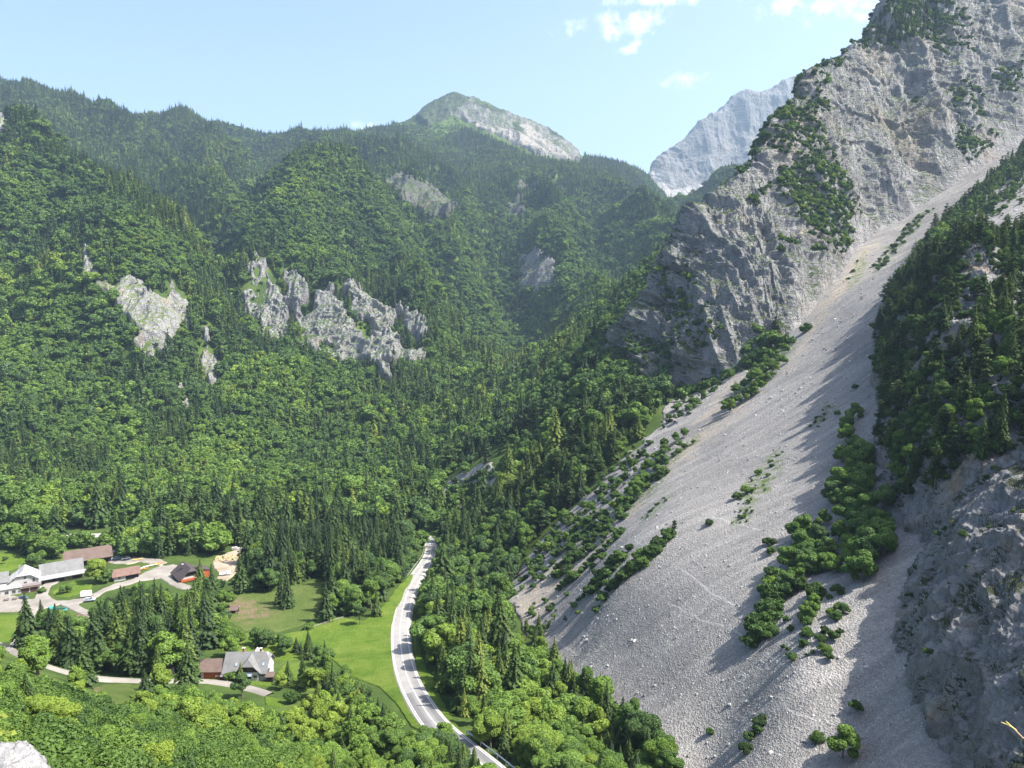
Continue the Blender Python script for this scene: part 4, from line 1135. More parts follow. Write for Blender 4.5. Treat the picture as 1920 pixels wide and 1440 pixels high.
    young = (poly_sd(u, v, [(0,770),(700,780),(900,850),(800,960),(0,940)]) > 0)
    h = np.where(young & (kind != 3), h * 0.82, h)
    h = np.where((poly_sd(u, v, [(-60,1240),(300,1300),(560,1370),(900,1450),(900,1640),(-100,1640)]) > 0) & (kind != 3), h * 0.66, h)
    tint = np.clip(0.42 + 0.55 * fbm(p / 90.0, 3, 641) + RNG.normal(0, 0.22, n), 0, 1)
    tint = np.where((kind == 1) & (v > 1240), np.clip(tint + .12, 0, 1), tint)
    h = np.where((v > 1340) & (u > 560) & (kind != 3), np.minimum(h, RNG.uniform(6.5, 10.5, n)), h)
    tint = np.where(stand, np.clip(tint - .2, 0, 1), tint)
    tint = np.where(nearp, np.clip(tint + np.where(kind == 3, .16, .05), 0, 1), tint)
    h = h * np.where((kind != 3) & (y > 400), np.exp(RNG.normal(0, .20, n)), 1.0)
    w = np.exp(RNG.normal(0, .17, n)) * np.where(kind == 0, np.clip(1.05 - (h - 16) * .012, .85, 1.2), 1.08)
    put(p, kind, h, tint, w, 0)
scatter_ground()

def sample_grid(G, n, wfn=None):
    a = G[:-1, :-1]; e1 = G[1:, :-1] - a; e2 = G[:-1, 1:] - a
    ar = np.linalg.norm(np.cross(e1, e2), axis=-1)
    if wfn is not None: ar = ar * wfn[:-1, :-1]
    cs = np.cumsum(ar.ravel()); k = np.searchsorted(cs, RNG.random(n) * cs[-1]); k = np.minimum(k, ar.size - 1)
    i, j = np.unravel_index(k, ar.shape)
    s, t = RNG.random((2, n, 1))
    return a[i, j] + e1[i, j] * s + e2[i, j] * t, i, j
def scatter_crag():
    nv, nu = CRAG.shape[:2]
    row = (np.arange(nv) / nv)[:, None] * np.ones((1, nu)); colm = (np.arange(nu) / nu)[None] * np.ones((nv, 1))
    u, v = proj(CRAG)
    dens = fbm(CRAG.reshape(-1, 3) / 26.0, 4, 701).reshape(u.shape)
    wood = smooth(dens + 0.42 - 1.4 * smooth(v, 880 - (u - 1700) * .45, 1000 - (u - 1700) * .35), -0.12, 0.2)
    wood = np.where(row < 0.18, 0, wood)
    wood = np.where(poly_sd(u, v, [(1800,480),(1840,470),(1870,520),(1850,560),(1815,540)]) > 0, wood * .12, wood)
    p, i, j = sample_grid(CRAG, 6000, wood)
    uu, vv = proj(p)
    k = (uu < 2050) & (vv < 1150) & (p[:, 1] > 118); p = p[k]
    n = len(p); r = RNG.random(n)
    kind = np.where(r < .34, 2, np.where(r < .55, 0, np.where(r < .74, 1, 3)))
    h = np.where(kind == 3, RNG.normal(2.4, .6, n), np.where(kind == 1, RNG.normal(5.5, 1.2, n), RNG.normal(8.2, 2.1, n)))
    put(p, kind, np.clip(h, 1.2, 14), np.clip(RNG.normal(.38, .2, n), 0, 1), RNG.uniform(.8, 1.1, n), 1)
    p, i, j = sample_grid(CRAG, 4500, wood); uu, vv = proj(p); p = p[(uu < 2050) & (vv < 1150) & (p[:, 1] > 118)]
    put(p, 3, np.clip(RNG.normal(1.9, .6, len(p)), .8, 3.2), np.clip(RNG.normal(.32, .18, len(p)), 0, 1), RNG.uniform(1.0, 1.4, len(p)), 1)
    moss = np.where(row < 0.16, 0, smooth(fbm(CRAG.reshape(-1, 3) / 7.0, 4, 711).reshape(u.shape), 0.12, 0.3))
    p, i, j = sample_grid(CRAG, 2200, moss); p = p[p[:, 1] > 95]
    put(p, 3, np.clip(RNG.normal(.62, .28, len(p)), .25, 1.5), np.clip(RNG.normal(.3, .15, len(p)), 0, 1), 1.2, 1)
def scatter_side():
    p, i, j = sample_grid(SIDE, 3200)
    n = len(p); r = RNG.random(n); u, v = proj(p)
    con = r < np.where(v < 440, .68, .22)
    kind = np.where(con, np.where(RNG.random(n) < .35, 2, 0), np.where(RNG.random(n) < .2, 3, 1))
    h = np.where(kind == 3, 2.6, np.where(kind == 1, RNG.normal(8.5, 1.6, n), RNG.normal(9.5, 2.0, n)))
    put(p, kind, np.clip(h, 2, 15), np.clip(RNG.normal(np.where(v > 440, .68, .42), .2, n), 0, 1), RNG.uniform(.85, 1.15, n), 2)
def scatter_cliff():
    nv, nu = CLIFF.shape[:2]
    nz = np.abs(CLIFF_N[..., 2])
    u, v = proj(CLIFF)
    row = (np.arange(nv) / nv)[:, None] * np.ones((1, nu))
    f = fbm(CLIFF.reshape(-1, 3) * np.array([1, 1, .8]) / 48.0, 4, 721).reshape(u.shape)
    band = np.full(u.shape, -1e9)
    for q in [[(1420,340),(1520,260),(1600,330),(1640,400),(1600,470),(1500,400)],[(1430,270),(1530,170),(1560,200),(1470,310)],[(1440,440),(1490,420),(1500,470),(1460,480)],[(1690,160),(1740,150),(1750,250),(1690,230)],[(1600,90),(1650,40),(1700,-60),(1780,-60),(1760,30),(1700,100),(1650,130)],[(1380,390),(1450,310),(1480,330),(1420,400)],[(1740,300),(1810,230),(1820,330),(1780,360)],[(1850,120),(1920,100),(1920,190),(1860,190)]]:
        band = np.maximum(band, poly_sd(u, v, q))
    wgt = np.clip(smooth(f, 0.0, 0.3) * 0.5 + smooth(band + f * 70, -8, 25) * 1.2, 0, 1.2) * (0.12 + smooth(nz, 0.25, 0.6)) * (row > .16) * (v < 720)
    p, i, j = sample_grid(CLIFF, 14000, wgt)
    n = len(p); uu, vv = proj(p)
    top = poly_sd(uu, vv, [(1560,130),(1600,90),(1650,40),(1700,-60),(1820,-90),(1780,10),(1710,110),(1640,130)]) > 0
    r = RNG.random(n)
    kind = np.where(top & (r < .55), 0, np.where(r > .80, 1, 3))
    h = np.where(kind == 0, RNG.normal(8, 2, n), np.where(kind == 1, RNG.normal(4.2, 1, n), RNG.normal(2.2, .7, n)))
    put(p, kind, np.clip(h, 1, 13), np.clip(np.where(kind == 1, RNG.normal(.75, .2, n), RNG.normal(.28, .16, n)), 0, 1), RNG.uniform(.9, 1.3, n), 3)
    # bushes along the foot of the wall and along the crest
    foot = np.array([unproj(a, b, c) for a, b, c in BASE_B[:6]])
    q = np.linspace(0, 5, 240); fi = np.floor(q).clip(0, 4).astype(int)
    ft = foot[fi] + (foot[fi + 1] - foot[fi]) * (q - fi)[:, None] + RNG.normal(size=(240, 3)) * np.array([5, 9, 0])
    uu, vv = proj(ft); keep = vv > 640
    ft = ft[keep]; ft[:, 2] = ground_z(ft[:, 0], ft[:, 1]) + .3
    put(ft, np.where(RNG.random(len(ft)) < .5, 1, 3), RNG.uniform(2.5, 7, len(ft)), np.clip(RNG.normal(.4, .2, len(ft)), 0, 1), 1.0, 3)
    crest = CLIFF[int(nv * .58):int(nv * .74)].reshape(-1, 3)
    cu, cv = proj(crest); sel = np.flatnonzero((cu > 1380) & (cu < 1720) & (cv < 330))
    if len(sel):
        c = crest[RNG.choice(sel, 420)]
        put(c, np.where(RNG.random(420) < .25, 0, 3), np.where(RNG.random(420) < .25, 5.0, 2.2), np.clip(RNG.normal(.3, .15, 420), 0, 1), 1.0, 3)
scatter_crag(); scatter_side(); scatter_cliff()

# shrubs and small trees standing on the scree: (pixel of the foot, kind, height)
SCREE_PLANTS = []
def sp(kind, h, *pts):
    for u, v in pts: SCREE_PLANTS.append((u, v, kind, h))
def fill(kind, h, n, poly, jit=.25):
    us = [q[0] for q in poly]; vs = [q[1] for q in poly]; k = 0
    while k < n:
        u, v = RNG.uniform(min(us), max(us)), RNG.uniform(min(vs), max(vs))
        if poly_sd(np.array([u]), np.array([v]), poly)[0] > 0:
            SCREE_PLANTS.append((u, v, kind, h * RNG.uniform(1 - jit, 1 + jit))); k += 1
fill(1, 6.5, 34, [(1565,815),(1595,790),(1620,850),(1630,950),(1665,990),(1655,1060),(1620,1105),(1590,1060),(1565,1000),(1545,960),(1575,900)])
fill(1, 4.8, 22, [(1470,1070),(1490,1015),(1525,985),(1560,1020),(1575,1065),(1530,1085),(1490,1095),(1460,1130),(1440,1160),(1430,1120)])
fill(3, 2.6, 26, [(1440,1090),(1480,1085),(1470,1130),(1450,1180),(1425,1225),(1400,1215),(1425,1150)])
fill(3, 1.2, 30, [(1480,1100),(1580,1100),(1580,1210),(1540,1250),(1470,1250),(1450,1190)], .5)
fill(1, 5.0, 46, [(1150,975),(1190,915),(1230,850),(1290,815),(1262,870),(1210,930),(1170,975)], .4)
fill(3, 2.6, 60, [(1035,1085),(1080,1015),(1140,965),(1190,930),(1240,880),(1250,890),(1190,955),(1120,1030),(1060,1090)], .4)
fill(3, 2.4, 50, GRASSY[5], .4); fill(3, 2.4, 40, GRASSY[6], .4); fill(3, 1.8, 46, GRASSY[3], .4); fill(3, .8, 40, GRASSY[0], .5); fill(3, .8, 14, GRASSY[1], .5); fill(3, .8, 16, GRASSY[2], .5)
fill(1, 6.0, 40, [(1362,775),(1372,745),(1400,720),(1430,690),(1470,645),(1490,635),(1475,680),(1440,725),(1400,760)], .3)
fill(1, 4.2, 70, [(955,1120),(970,1085),(1012,1022),(1072,962),(1134,896),(1190,840),(1225,830),(1180,900),(1100,985),(1020,1060)], .45); fill(3, 2.0, 90, [(955,1125),(970,1085),(1012,1022),(1072,962),(1134,896),(1190,840),(1240,830),(1200,905),(1120,990),(1030,1075)], .45); fill(1, 4.5, 16, [(1225,810),(1300,740),(1345,720),(1340,745),(1280,790)], .4); fill(3, 1.8, 20, [(1225,810),(1300,740),(1345,720),(1340,745),(1280,790)], .4)
fill(3, 2.2, 110, [(830,935),(870,900),(940,868),(955,875),(900,915),(860,955)], .4); fill(1, 4.0, 14, [(840,930),(880,895),(950,870),(930,905),(880,945)], .4)
fill(3, 1.2, 24, [(960,1180),(1010,1120),(1080,1110),(1100,1150),(1000,1200)], .5)
sp(1, 8.0, (1588,808),(1600,850),(1578,868),(1612,880),(1590,905),(1572,925),(1612,930),(1600,960),(1628,975),(1650,1000),(1590,985),(1615,1015),(1640,1035),(1570,955),(1655,960),(1622,1055))
sp(1, 6.5, (1600,790),(1585,830),(1545,985),(1510,1000),(1530,1020),(1490,1020),(1505,1045),(1545,1045),(1560,1075),(1480,1065),(1520,1075),(1600,1090),(1605,1065))
sp(3, 3.2, (1470,1095),(1450,1085),(1440,1100),(1455,1125),(1475,1120),(1440,1150),(1430,1170),(1425,1195),(1410,1215),(1440,1135),(1530,1120),(1500,1110),(1410,1190))
sp(1, 4.2, (1520,1160),(1512,1170),(1525,1140))
sp(3, 1.9, (1485,1240),(1545,1225),(1548,1190),(1540,1205),(1560,1200),(1580,1150),(1570,1112),(1606,1335),(1418,1375),(1405,1390),(1330,1380),(1400,1410),(1425,1360),(1440,1022),(1448,1040),(1535,1390),(1565,1165),(1515,1195),(1555,1240))
sp(1, 7.0, (1580,1424))
sp(2, 6.0, (1265,1002))
sp(3, 2.6, (1250,1012),(1240,1022),(1232,1030),(1222,1036),(1212,1050),(1200,1062),(1190,1072),(1180,1080),(1170,1086),(1160,1092),(1178,1036),(1182,1032),(1150,1106),(1140,1112),(1130,1128),(1118,1150))
sp(3, 2.6, (1165,1000),(1155,1012),(1145,1022),(1135,1032),(1125,1042),(1115,1050),(1105,1058),(1098,1066),(1090,1074),(1150,1000),(1080,1085),(1070,1092),(1060,1100),(1160,1006),(1128,1050),(1110,1066),(1030,1150),(1062,1080),(1048,1108),(1020,1132))
sp(3, 2.8, (1045,1020),(1060,1010),(1075,1000),(1090,990),(1105,980),(1120,970),(1070,1020),(1050,1040),(1085,1010),(1100,1000),(1130,980),(1040,1045),(1115,990),(1060,1030),(1035,1060),(1015,1090),(1000,1105))
sp(1, 5.0, (1190,915),(1175,930),(1205,900),(1215,880),(1190,890),(1165,950),(1150,960),(1135,955),(1225,865),(1240,850),(1160,940))
sp(3, 2.2, (1262,858),(1272,850),(1285,842),(1300,832),(1250,866),(1380,935),(1400,925),(1330,985),(1420,890))
sp(1, 6.5, (1372,770),(1384,760),(1398,748),(1360,780),(1392,730),(1380,742),(1408,742),(1420,725),(1432,705),(1410,715),(1445,690),(1455,678),(1440,665),(1470,660),(1365,766))
sp(2, 7.0, (1378,735),(1450,655),(1478,612),(1368,778))
sp(3, 2.0, (1640,500),(1650,490),(1660,478),(1672,466),(1684,452),(1694,440),(1704,428),(1714,418),(1650,500),(1664,486),(1676,474),(1690,456),(1700,440),(1712,426),(1590,525),(1600,510),(1608,492),(1602,730),(1570,780))
def scree_pt(u, v):
    d = pix_dir(u, v); a = d[0] / d[1]; t = d[2] / d[1]
    i = int(round((a - SCR_A[0, 0]) / (SCR_A[-1, 0] - SCR_A[0, 0]) * (SCR_A.shape[0] - 1)))
    i = min(max(i, 0), SCR_A.shape[0] - 1)
    g = SCR_P[i, :, 2] / SCR_P[i, :, 1] - t
    k = np.argmax(g > 0)
    return SCR_P[i, k] if g[k] > 0 else None
_pp = [(scree_pt(u, v), k, h) for u, v, k, h in SCREE_PLANTS]
_pp = [q for q in _pp if q[0] is not None]
for kk in (1, 2, 3):
    sel = [q for q in _pp if q[1] == kk]
    nn_ = len(sel)
    put([q[0] for q in sel], kk, np.array([q[2] for q in sel]) * RNG.uniform(.8, 1.2, nn_), np.clip(RNG.normal(.42 if kk != 2 else .3, .22, nn_), 0, 1), RNG.uniform(.95, 1.25, nn_), 4)
# lines of trees at the foot of the scree
for (uv, kinds, hh) in [([(985,1195),(1020,1245),(1060,1290),(1100,1315),(1140,1352),(1180,1400),(1215,1440),(1250,1480)], (0, 1, 2, 0), 10.5)]:
    tt = np.linspace(0, 1, 46); xs = np.interp(tt * 7, range(8), [q[0] for q in uv]); ys = np.interp(tt * 7, range(8), [q[1] for q in uv])
    g = [hit(a + RNG.normal() * 7, b + RNG.normal() * 6) for a, b in zip(xs, ys)]
    put(g, np.array([kinds[int(RNG.random() * 4)] for _ in g]), RNG.uniform(.6, 1.15, len(g)) * hh, np.clip(RNG.normal(.45, .25, len(g)), 0, 1), RNG.uniform(.8, 1.1, len(g)), 5)
HEDGE = []
for (u_, v_, h_) in [(800,1428,8),(824,1436,8.5),(846,1446,8),(770,1425,7),(866,1462,7),(790,1450,9),(832,1420,6.5),(812,1405,5.5)]:
    HEDGE.append((hit(u_, v_), 1, h_))
for (a, b, n_, w_, hh, kk) in [((418,1208),(520,1216),13,7,7.0,(1,1,1,0)),((520,1216),(612,1246),14,8,7.5,(1,0,1,0)),((596,1262),(682,1326),15,9,6.8,(0,1,0,1)),((682,1326),(742,1384),10,8,6.8,(0,0,1,0)),((560,1290),(660,1330),16,16,8.5,(1,1,0,1)),
                               ((415,1190),(440,1240),8,6,7.0,(1,1,1,1)),((420,1180),(428,1140),6,5,8.0,(1,1,0,1)),((10,1020),(190,1028),26,9,8.5,(1,1,1,1)),((110,1040),(60,1062),7,6,6.5,(1,1,1,1)),((240,1046),(320,1040),16,6,15,(0,0,0,1)),((330,1036),(400,1036),12,6,16,(0,0,1,0)),((480,1040),(490,1090),10,9,15,(0,0,0,1)),((500,1075),(545,1100),10,12,14,(0,0,1,0))]:
    for q in np.linspace(0, 1, n_):
        HEDGE.append((hit(a[0] + (b[0] - a[0]) * q + RNG.normal() * w_, b[1] * q + a[1] * (1 - q) + RNG.normal() * w_ * .5), kk[int(RNG.random() * 4)], hh * RNG.uniform(.7, 1.2)))
put([q[0] for q in HEDGE], np.array([q[1] for q in HEDGE]), np.array([q[2] for q in HEDGE]), np.clip(RNG.normal(.45, .22, len(HEDGE)), 0, 1), RNG.uniform(.9, 1.15, len(HEDGE)), 7)
# trees that stand out one by one: (foot pixel, kind, height, tint, label)
NAMED = [(675,1172,1,8.6,.02,'round grey-green tree standing alone in the bright meadow'), (706,1156,0,12,.6,'slim young spruce right of the round grey-green tree in the meadow'),
         (612,1166,0,17,.25,'broad dark spruce at the lower left corner of the bright meadow'), (624,1146,0,20,.45,'tall spruce just behind the broad dark spruce at the meadow corner'),
         (182,1092,1,13,1.0,'bright yellow-green tree between the grey barn and the white garage'), (55,1218,0,22,.35,'tall lone spruce beside the lane below the white farmhouse'),
         (82,1196,0,16,.3,'smaller dark spruce with its tip beside the turquoise truck'), (375,1130,0,21,.75,'pale green spruce rising in front of the dark brown house'),
         (398,1128,0,18,.35,'dark spruce right of the pale green one before the dark brown house'), (452,1112,0,20,.4,'spruce at the right edge of the log yard, its foot on the pasture'),
         (540,1140,0,16,.3,'dark spruce at the end of the row that juts into the dry pasture'), (528,1132,0,17,.35,'taller spruce second from the end of the row jutting into the pasture'),
         (505,1108,1,11,.2,'wide rounded tree behind the dry pasture, left of the spruce row'), (506,1102,1,4.5,.9,'low bright bush at the edge of the dry pasture'),
         (455,1309,1,8.6,.1,'dark rounded tree in front of the house with the cross gable'), (452,1278,0,7,.85,'little pointed conifer by the front door of the gabled house'),
         (436,1278,3,3.2,.8,'reddish green garden bush in front of the gabled house'), (528,1292,1,5.5,1.0,'creamy flowering shrub at the right end of the house garden'), (540,1284,0,8.5,.5,'thin conifer behind the creamy flowering shrub in the garden'),
         (130,1112,1,4.5,.4,'small tree on the grass island in the farm yard'), (118,1114,1,4.0,.3,'second small tree on the grass island, nearer the farmhouse'),
         (80,1113,3,3.0,.8,'garden bush at the corner of the white farmhouse'), (579,1180,3,2.4,1.0,'pale flowering bush at the fence corner of the meadow'),
         (160,1288,0,17,.4,'broad spruce standing on the near side of the lane left of the small pasture'), (368,1276,1,6.5,.35,'bush at the left end of the brown annex'), (300,1310,1,10,.9,'bright maple beside the lane right of the small pasture'),
         (10,1058,1,4.5,.1,'dark bush on the lawn behind the white farmhouse'), (62,1058,1,6.5,.5,'round tree on the lawn behind the low link roof'), (78,1054,1,6.5,.6,'second round tree on the lawn, next to the long brown barn'), (836,1392,1,5.0,.7,'small tree leaning over the road at the end of its visible bend')]
_nm = [(hit(u, v), k, h, t, l) for u, v, k, h, t, l in NAMED]
for g, k, h, t, l in _nm:
    put([g], k, h, t, 1.18 if k in (1, 3) else 1.0, 6)
NAMED_START = sum(len(x) for x in T_pos) - len(_nm)
T_pos = np.concatenate(T_pos); T_kind = np.concatenate(T_kind); T_h = np.concatenate(T_h); T_tint = np.concatenate(T_tint); T_w = np.concatenate(T_w); T_site = np.concatenate(T_site)
# keep clear of the hand placed trees
_np = T_pos[NAMED_START:]
_d = np.full(len(T_pos), 1e9)
for q, k in zip(_np, T_kind[NAMED_START:]):
    dd = np.linalg.norm(T_pos[:, :2] - q[:2], axis=1) - (2.5 if k == 3 else 0)
    _d = np.minimum(_d, dd)
_keep = (_d > 3.2) | (np.arange(len(T_pos)) >= NAMED_START)
# nothing may stand right before the buildings seen from the lane
NAMED_MASK = np.arange(len(T_pos)) >= NAMED_START
T_pos, T_kind, T_h, T_tint, T_w, T_site, NAMED_MASK = (x[_keep] for x in (T_pos, T_kind, T_h, T_tint, T_w, T_site, NAMED_MASK))
T_u, T_v = proj(T_pos); T_vt = proj(T_pos + np.stack([0 * T_h, 0 * T_h, T_h], 1))[1]
# sight lines: trees in front must not cover the roofs, yards and open grass they do not cover in the photograph
def clear_view(poly, slack=0.35, foot=None):
    """Remove trees whose crowns reach into an open area though their feet stand nearer than it."""
    global KEEP
    hid = np.zeros(len(T_pos), bool)
    near = (T_u > min(q[0] for q in poly) - 40) & (T_u < max(q[0] for q in poly) + 40) & (T_vt < max(q[1] for q in poly)) & (T_v > min(q[1] for q in poly)) & ~NAMED_MASK & (T_site == 0)
    if foot is not None: near &= T_v > foot
    ix = np.flatnonzero(near)
    wpx = T_h[ix] * np.where(T_kind[ix] == 1, .30, .10) * FOC / T_pos[ix, 1]
    for f, ws in ((.05, .3), (slack * .5, .6), (slack, 1.0), (slack + .3, 1.0)):
        vv = T_vt[ix] + (T_v[ix] - T_vt[ix]) * f
        for sg in (-1, 0, 1):
            hid[ix] |= poly_sd(T_u[ix] + sg * wpx * ws, vv, poly) > 1.0
    hidden = hid
    KEEP &= ~hidden
KEEP = np.ones(len(T_pos), bool)
for q in [BUILD_PX[i] for i in (0, 1, 2, 3)] + [[(372,1226),(520,1226),(520,1278),(372,1278)], [(322,1042),(400,1042),(372,1090),(322,1090)]]: clear_view(q, foot=max(p_[1] for p_ in q) - 14)
for q in [[(400,1040),(450,1030),(470,1034),(440,1085),(405,1095)], YARD[1]] + MEADOWS[1:] + PASTURES:
    clear_view(q)
clear_view([(955,1135),(975,1085),(1020,1030),(1080,972),(1140,905),(1198,848),(1235,815),(1275,775),(1320,735),(1500,700),(1300,1000),(1000,1150)], 0.5)
clear_view([(972,1175),(1030,1235),(1090,1285),(1155,1340),(1222,1420),(1250,1520),(1560,1500),(1400,900),(1240,880),(1010,1090)], 0.45)
for i in range(3, 10):
    (u0, v0), (u1, v1) = LANE_PX[i], LANE_PX[i + 1]
    clear_view([(u0, v0 - 6), (u1, v1 - 6), (u1, v1 + 5), (u0, v0 + 5)], 0.2)
for i in range(2, 16):
    (u0, v0), (u1, v1) = ROAD_PX[i], ROAD_PX[i + 1]
    w_ = np.interp((v0 + v1) / 2, [1010, 1370], [9, 24])
    if v0 < 1376: clear_view([(u0 - w_, v0), (u0 + w_, v0), (u1 + w_, v1), (u1 - w_, v1)], 0.2)
T_pos, T_kind, T_h, T_tint, T_w, T_site, NAMED_MASK, T_u, T_v, T_vt = (x[KEEP] for x in (T_pos, T_kind, T_h, T_tint, T_w, T_site, NAMED_MASK, T_u, T_v, T_vt))
print('TREES', len(T_pos), [int((T_kind == k).sum()) for k in range(4)])

# ------------------------------------------------------------------ one by one (the nearest 300 of a kind), the rest as one forest of each kind
KN = {0: 'spruce_tree', 1: 'broadleaf_tree', 2: 'pine_tree', 3: 'shrub'}
CAT = {0: 'spruce', 1: 'tree', 2: 'pine', 3: 'shrub'}
def in_poly(u, v, q): return poly_sd(np.array([u]), np.array([v]), q)[0] > 0
SITES = [('on the near slope at the lower left', [(-200,1235),(60,1262),(180,1292),(340,1326),(520,1345),(700,1400),(760,1440),(760,1700),(-200,1700)]),
         ('in the stand between the farm yard and the lane', [(20,1085),(420,1085),(415,1270),(60,1275)]),
         ('in the clump between the pasture and the gabled house', [(415,1170),(600,1170),(640,1270),(520,1262),(415,1230)]),
         ('in the belt between the near meadow and the bottom edge', [(520,1262),(640,1250),(800,1390),(880,1420),(880,1700),(700,1700),(500,1340)]),
         ('in the wood between the road and the scree foot', [(745,1060),(870,1010),(990,1180),(1060,1280),(1260,1440),(1400,1700),(840,1700),(830,1390)]),
         ('in the wood behind the farm buildings', [(-200,930),(440,930),(430,1060),(-200,1080)]),
         ('in the wood behind the dry pasture and the meadow', [(430,930),(800,930),(800,1030),(720,1140),(430,1140)]),
         ('on the wooded slope left of the scree fan', [(800,640),(1260,640),(1320,800),(1040,1050),(960,1130),(800,1020)])]
def site_of(i):
    s = T_site[i]
    if s == 1: return 'on the shaded crag at the right'
    if s == 2: return 'on the sunlit slope behind the crag'
    if s == 3: return 'on the ledges of the great cliff'
    if s == 4:
        u, v = T_u[i], T_v[i]
        if v < 620: return 'in the grass strip high on the scree'
        if u > 1500 and v < 1100: return 'in the long clump on the scree beside the crag'
        if u > 1380 and v > 1000: return 'on the lower scree near the crag shadow'
        if u > 1330 and v < 800: return 'on the rock island between cliff foot and scree'
        if u > 1100 and v > 990: return 'in the narrow green strip on the lower scree'
        return 'along the left rim of the scree'
    if s == 5: return 'along the foot of the scree fan'
    for nm, q in SITES:
        if in_poly(T_u[i], T_v[i], q): return nm
    return 'in the valley forest below the left slopes'
def words_of(i):
    k = T_kind[i]; t = T_tint[i]; h = T_h[i]
    tone = {0: ('dark green', 'mid green', 'yellow-green'), 1: ('grey-green', 'fresh green', 'bright yellow-green'), 2: ('dark green', 'mid green', 'light green'), 3: ('dark green', 'mid green', 'bright green')}[k][0 if t < .34 else (1 if t < .62 else 2)]
    lo, hi = {0: (13, 19), 1: (8, 12), 2: (7, 11), 3: (1.6, 2.8)}[k]
    size = 'small' if h < lo else ('tall' if h > hi else 'middling')
    if k == 3: size = {'small': 'tiny', 'middling': 'low', 'tall': 'large'}[size]
    return '%s %s %s' % (size, tone, {0: 'spruce', 1: 'leafy tree', 2: 'pine', 3: 'bush'}[k])
score = T_h * (T_w ** 0.3) / np.linalg.norm(T_pos, axis=1) * np.where((T_u > -20) & (T_u < 1940) & (T_vt < 1430) & (T_v > -10), 1, 0.0)
vis = np.ones(len(T_pos), bool)
g0 = (T_site == 0) | (T_site >= 4)
vis[g0] = seen_over_ground(T_pos[g0], T_h[g0] * .8)
score = np.where(vis, score, 0) * np.where(T_site == 4, 1.8, 1.0) + np.where(NAMED_MASK, 10, 0)
solo = np.zeros(len(T_pos), bool)
for k in range(4):
    idx = np.flatnonzero((T_kind == k) & (score > 0)); idx = idx[np.argsort(-score[idx])][:296]
    solo[idx] = True
named_labels = {}
for g, k, h, t, l in _nm:
    j = np.argmin(np.linalg.norm(T_pos - g, axis=1) + np.where(NAMED_MASK, 0, 1e6)); named_labels[j] = l
def plant_tree(i):
    k = T_kind[i]; crown_m, trunk_m, H0 = PROTO[k][int(RNG.integers(4, 6) if (k == 1 and T_site[i] == 4) else RNG.integers(min(4, len(PROTO[k]))))]
    if k in FINE and not (k == 1 and T_site[i] == 4) and np.linalg.norm(T_pos[i]) < 190: crown_m, trunk_m, H0 = FINE[k][int(RNG.integers(len(FINE[k])))]
    s = T_h[i] / H0; w = s * T_w[i]
    root = bpy.data.objects.new(KN[k], None); COL.objects.link(root)
    root.location = T_pos[i]; root.rotation_euler = (RNG.normal() * .02, RNG.normal() * .02, RNG.random() * 6.283); root.scale = (w, w, s)
    site = site_of(i)
    lab = named_labels.get(i) or '%s %s' % (words_of(i), site)
    tag(root, lab, CAT[k], None if i in named_labels else '%s %s' % ({0: 'spruces', 1: 'leafy trees', 2: 'pines', 3: 'bushes'}[k], site))
    for nm, me in (('crown', crown_m), ('trunk', trunk_m)):
        o = bpy.data.objects.new(nm, me); COL.objects.link(o); o.parent = root
        o['tint'] = float(T_tint[i])
for i in np.flatnonzero(solo): plant_tree(i)
FOREST = {0: ('spruce_forest', 'far_spruce', 20.0, 4), 1: ('broadleaf_forest', 'far_broadleaf', 12.0, 4), 2: ('pine_wood', 'far_pine', 12.0, 3), 3: ('undergrowth', 'far_shrub', 2.6, 3)}
def variant(k, s, nvar):
    d = np.linalg.norm(T_pos[s], axis=1)
    v = RNG.integers(0, nvar, len(s)) + np.where(d > 430, nvar, 0)
    if k in FINE: v = np.where(d < 175, 2 * nvar + RNG.integers(0, len(FINE[k]), len(s)), v)
    return v
for k, (nm, cn, H0, nvar) in FOREST.items():
    s = np.flatnonzero((T_kind == k) & ~solo)
    if not len(s): continue
    sc_ = (T_h[s] / H0)[:, None] * np.stack([T_w[s], T_w[s], np.ones(len(s))], 1)
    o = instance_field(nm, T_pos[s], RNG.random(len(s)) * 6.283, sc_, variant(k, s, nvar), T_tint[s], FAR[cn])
    tag(o, {0: 'dark spruces covering the far slopes as one mass', 1: 'green broadleaf forest covering the spurs and valley as one mass', 2: 'scattered pines among the far forest', 3: 'bushes and dwarf pines on ledges and forest edges'}[k], {0: 'forest', 1: 'forest', 2: 'forest', 3: 'undergrowth'}[k], None, 'stuff')

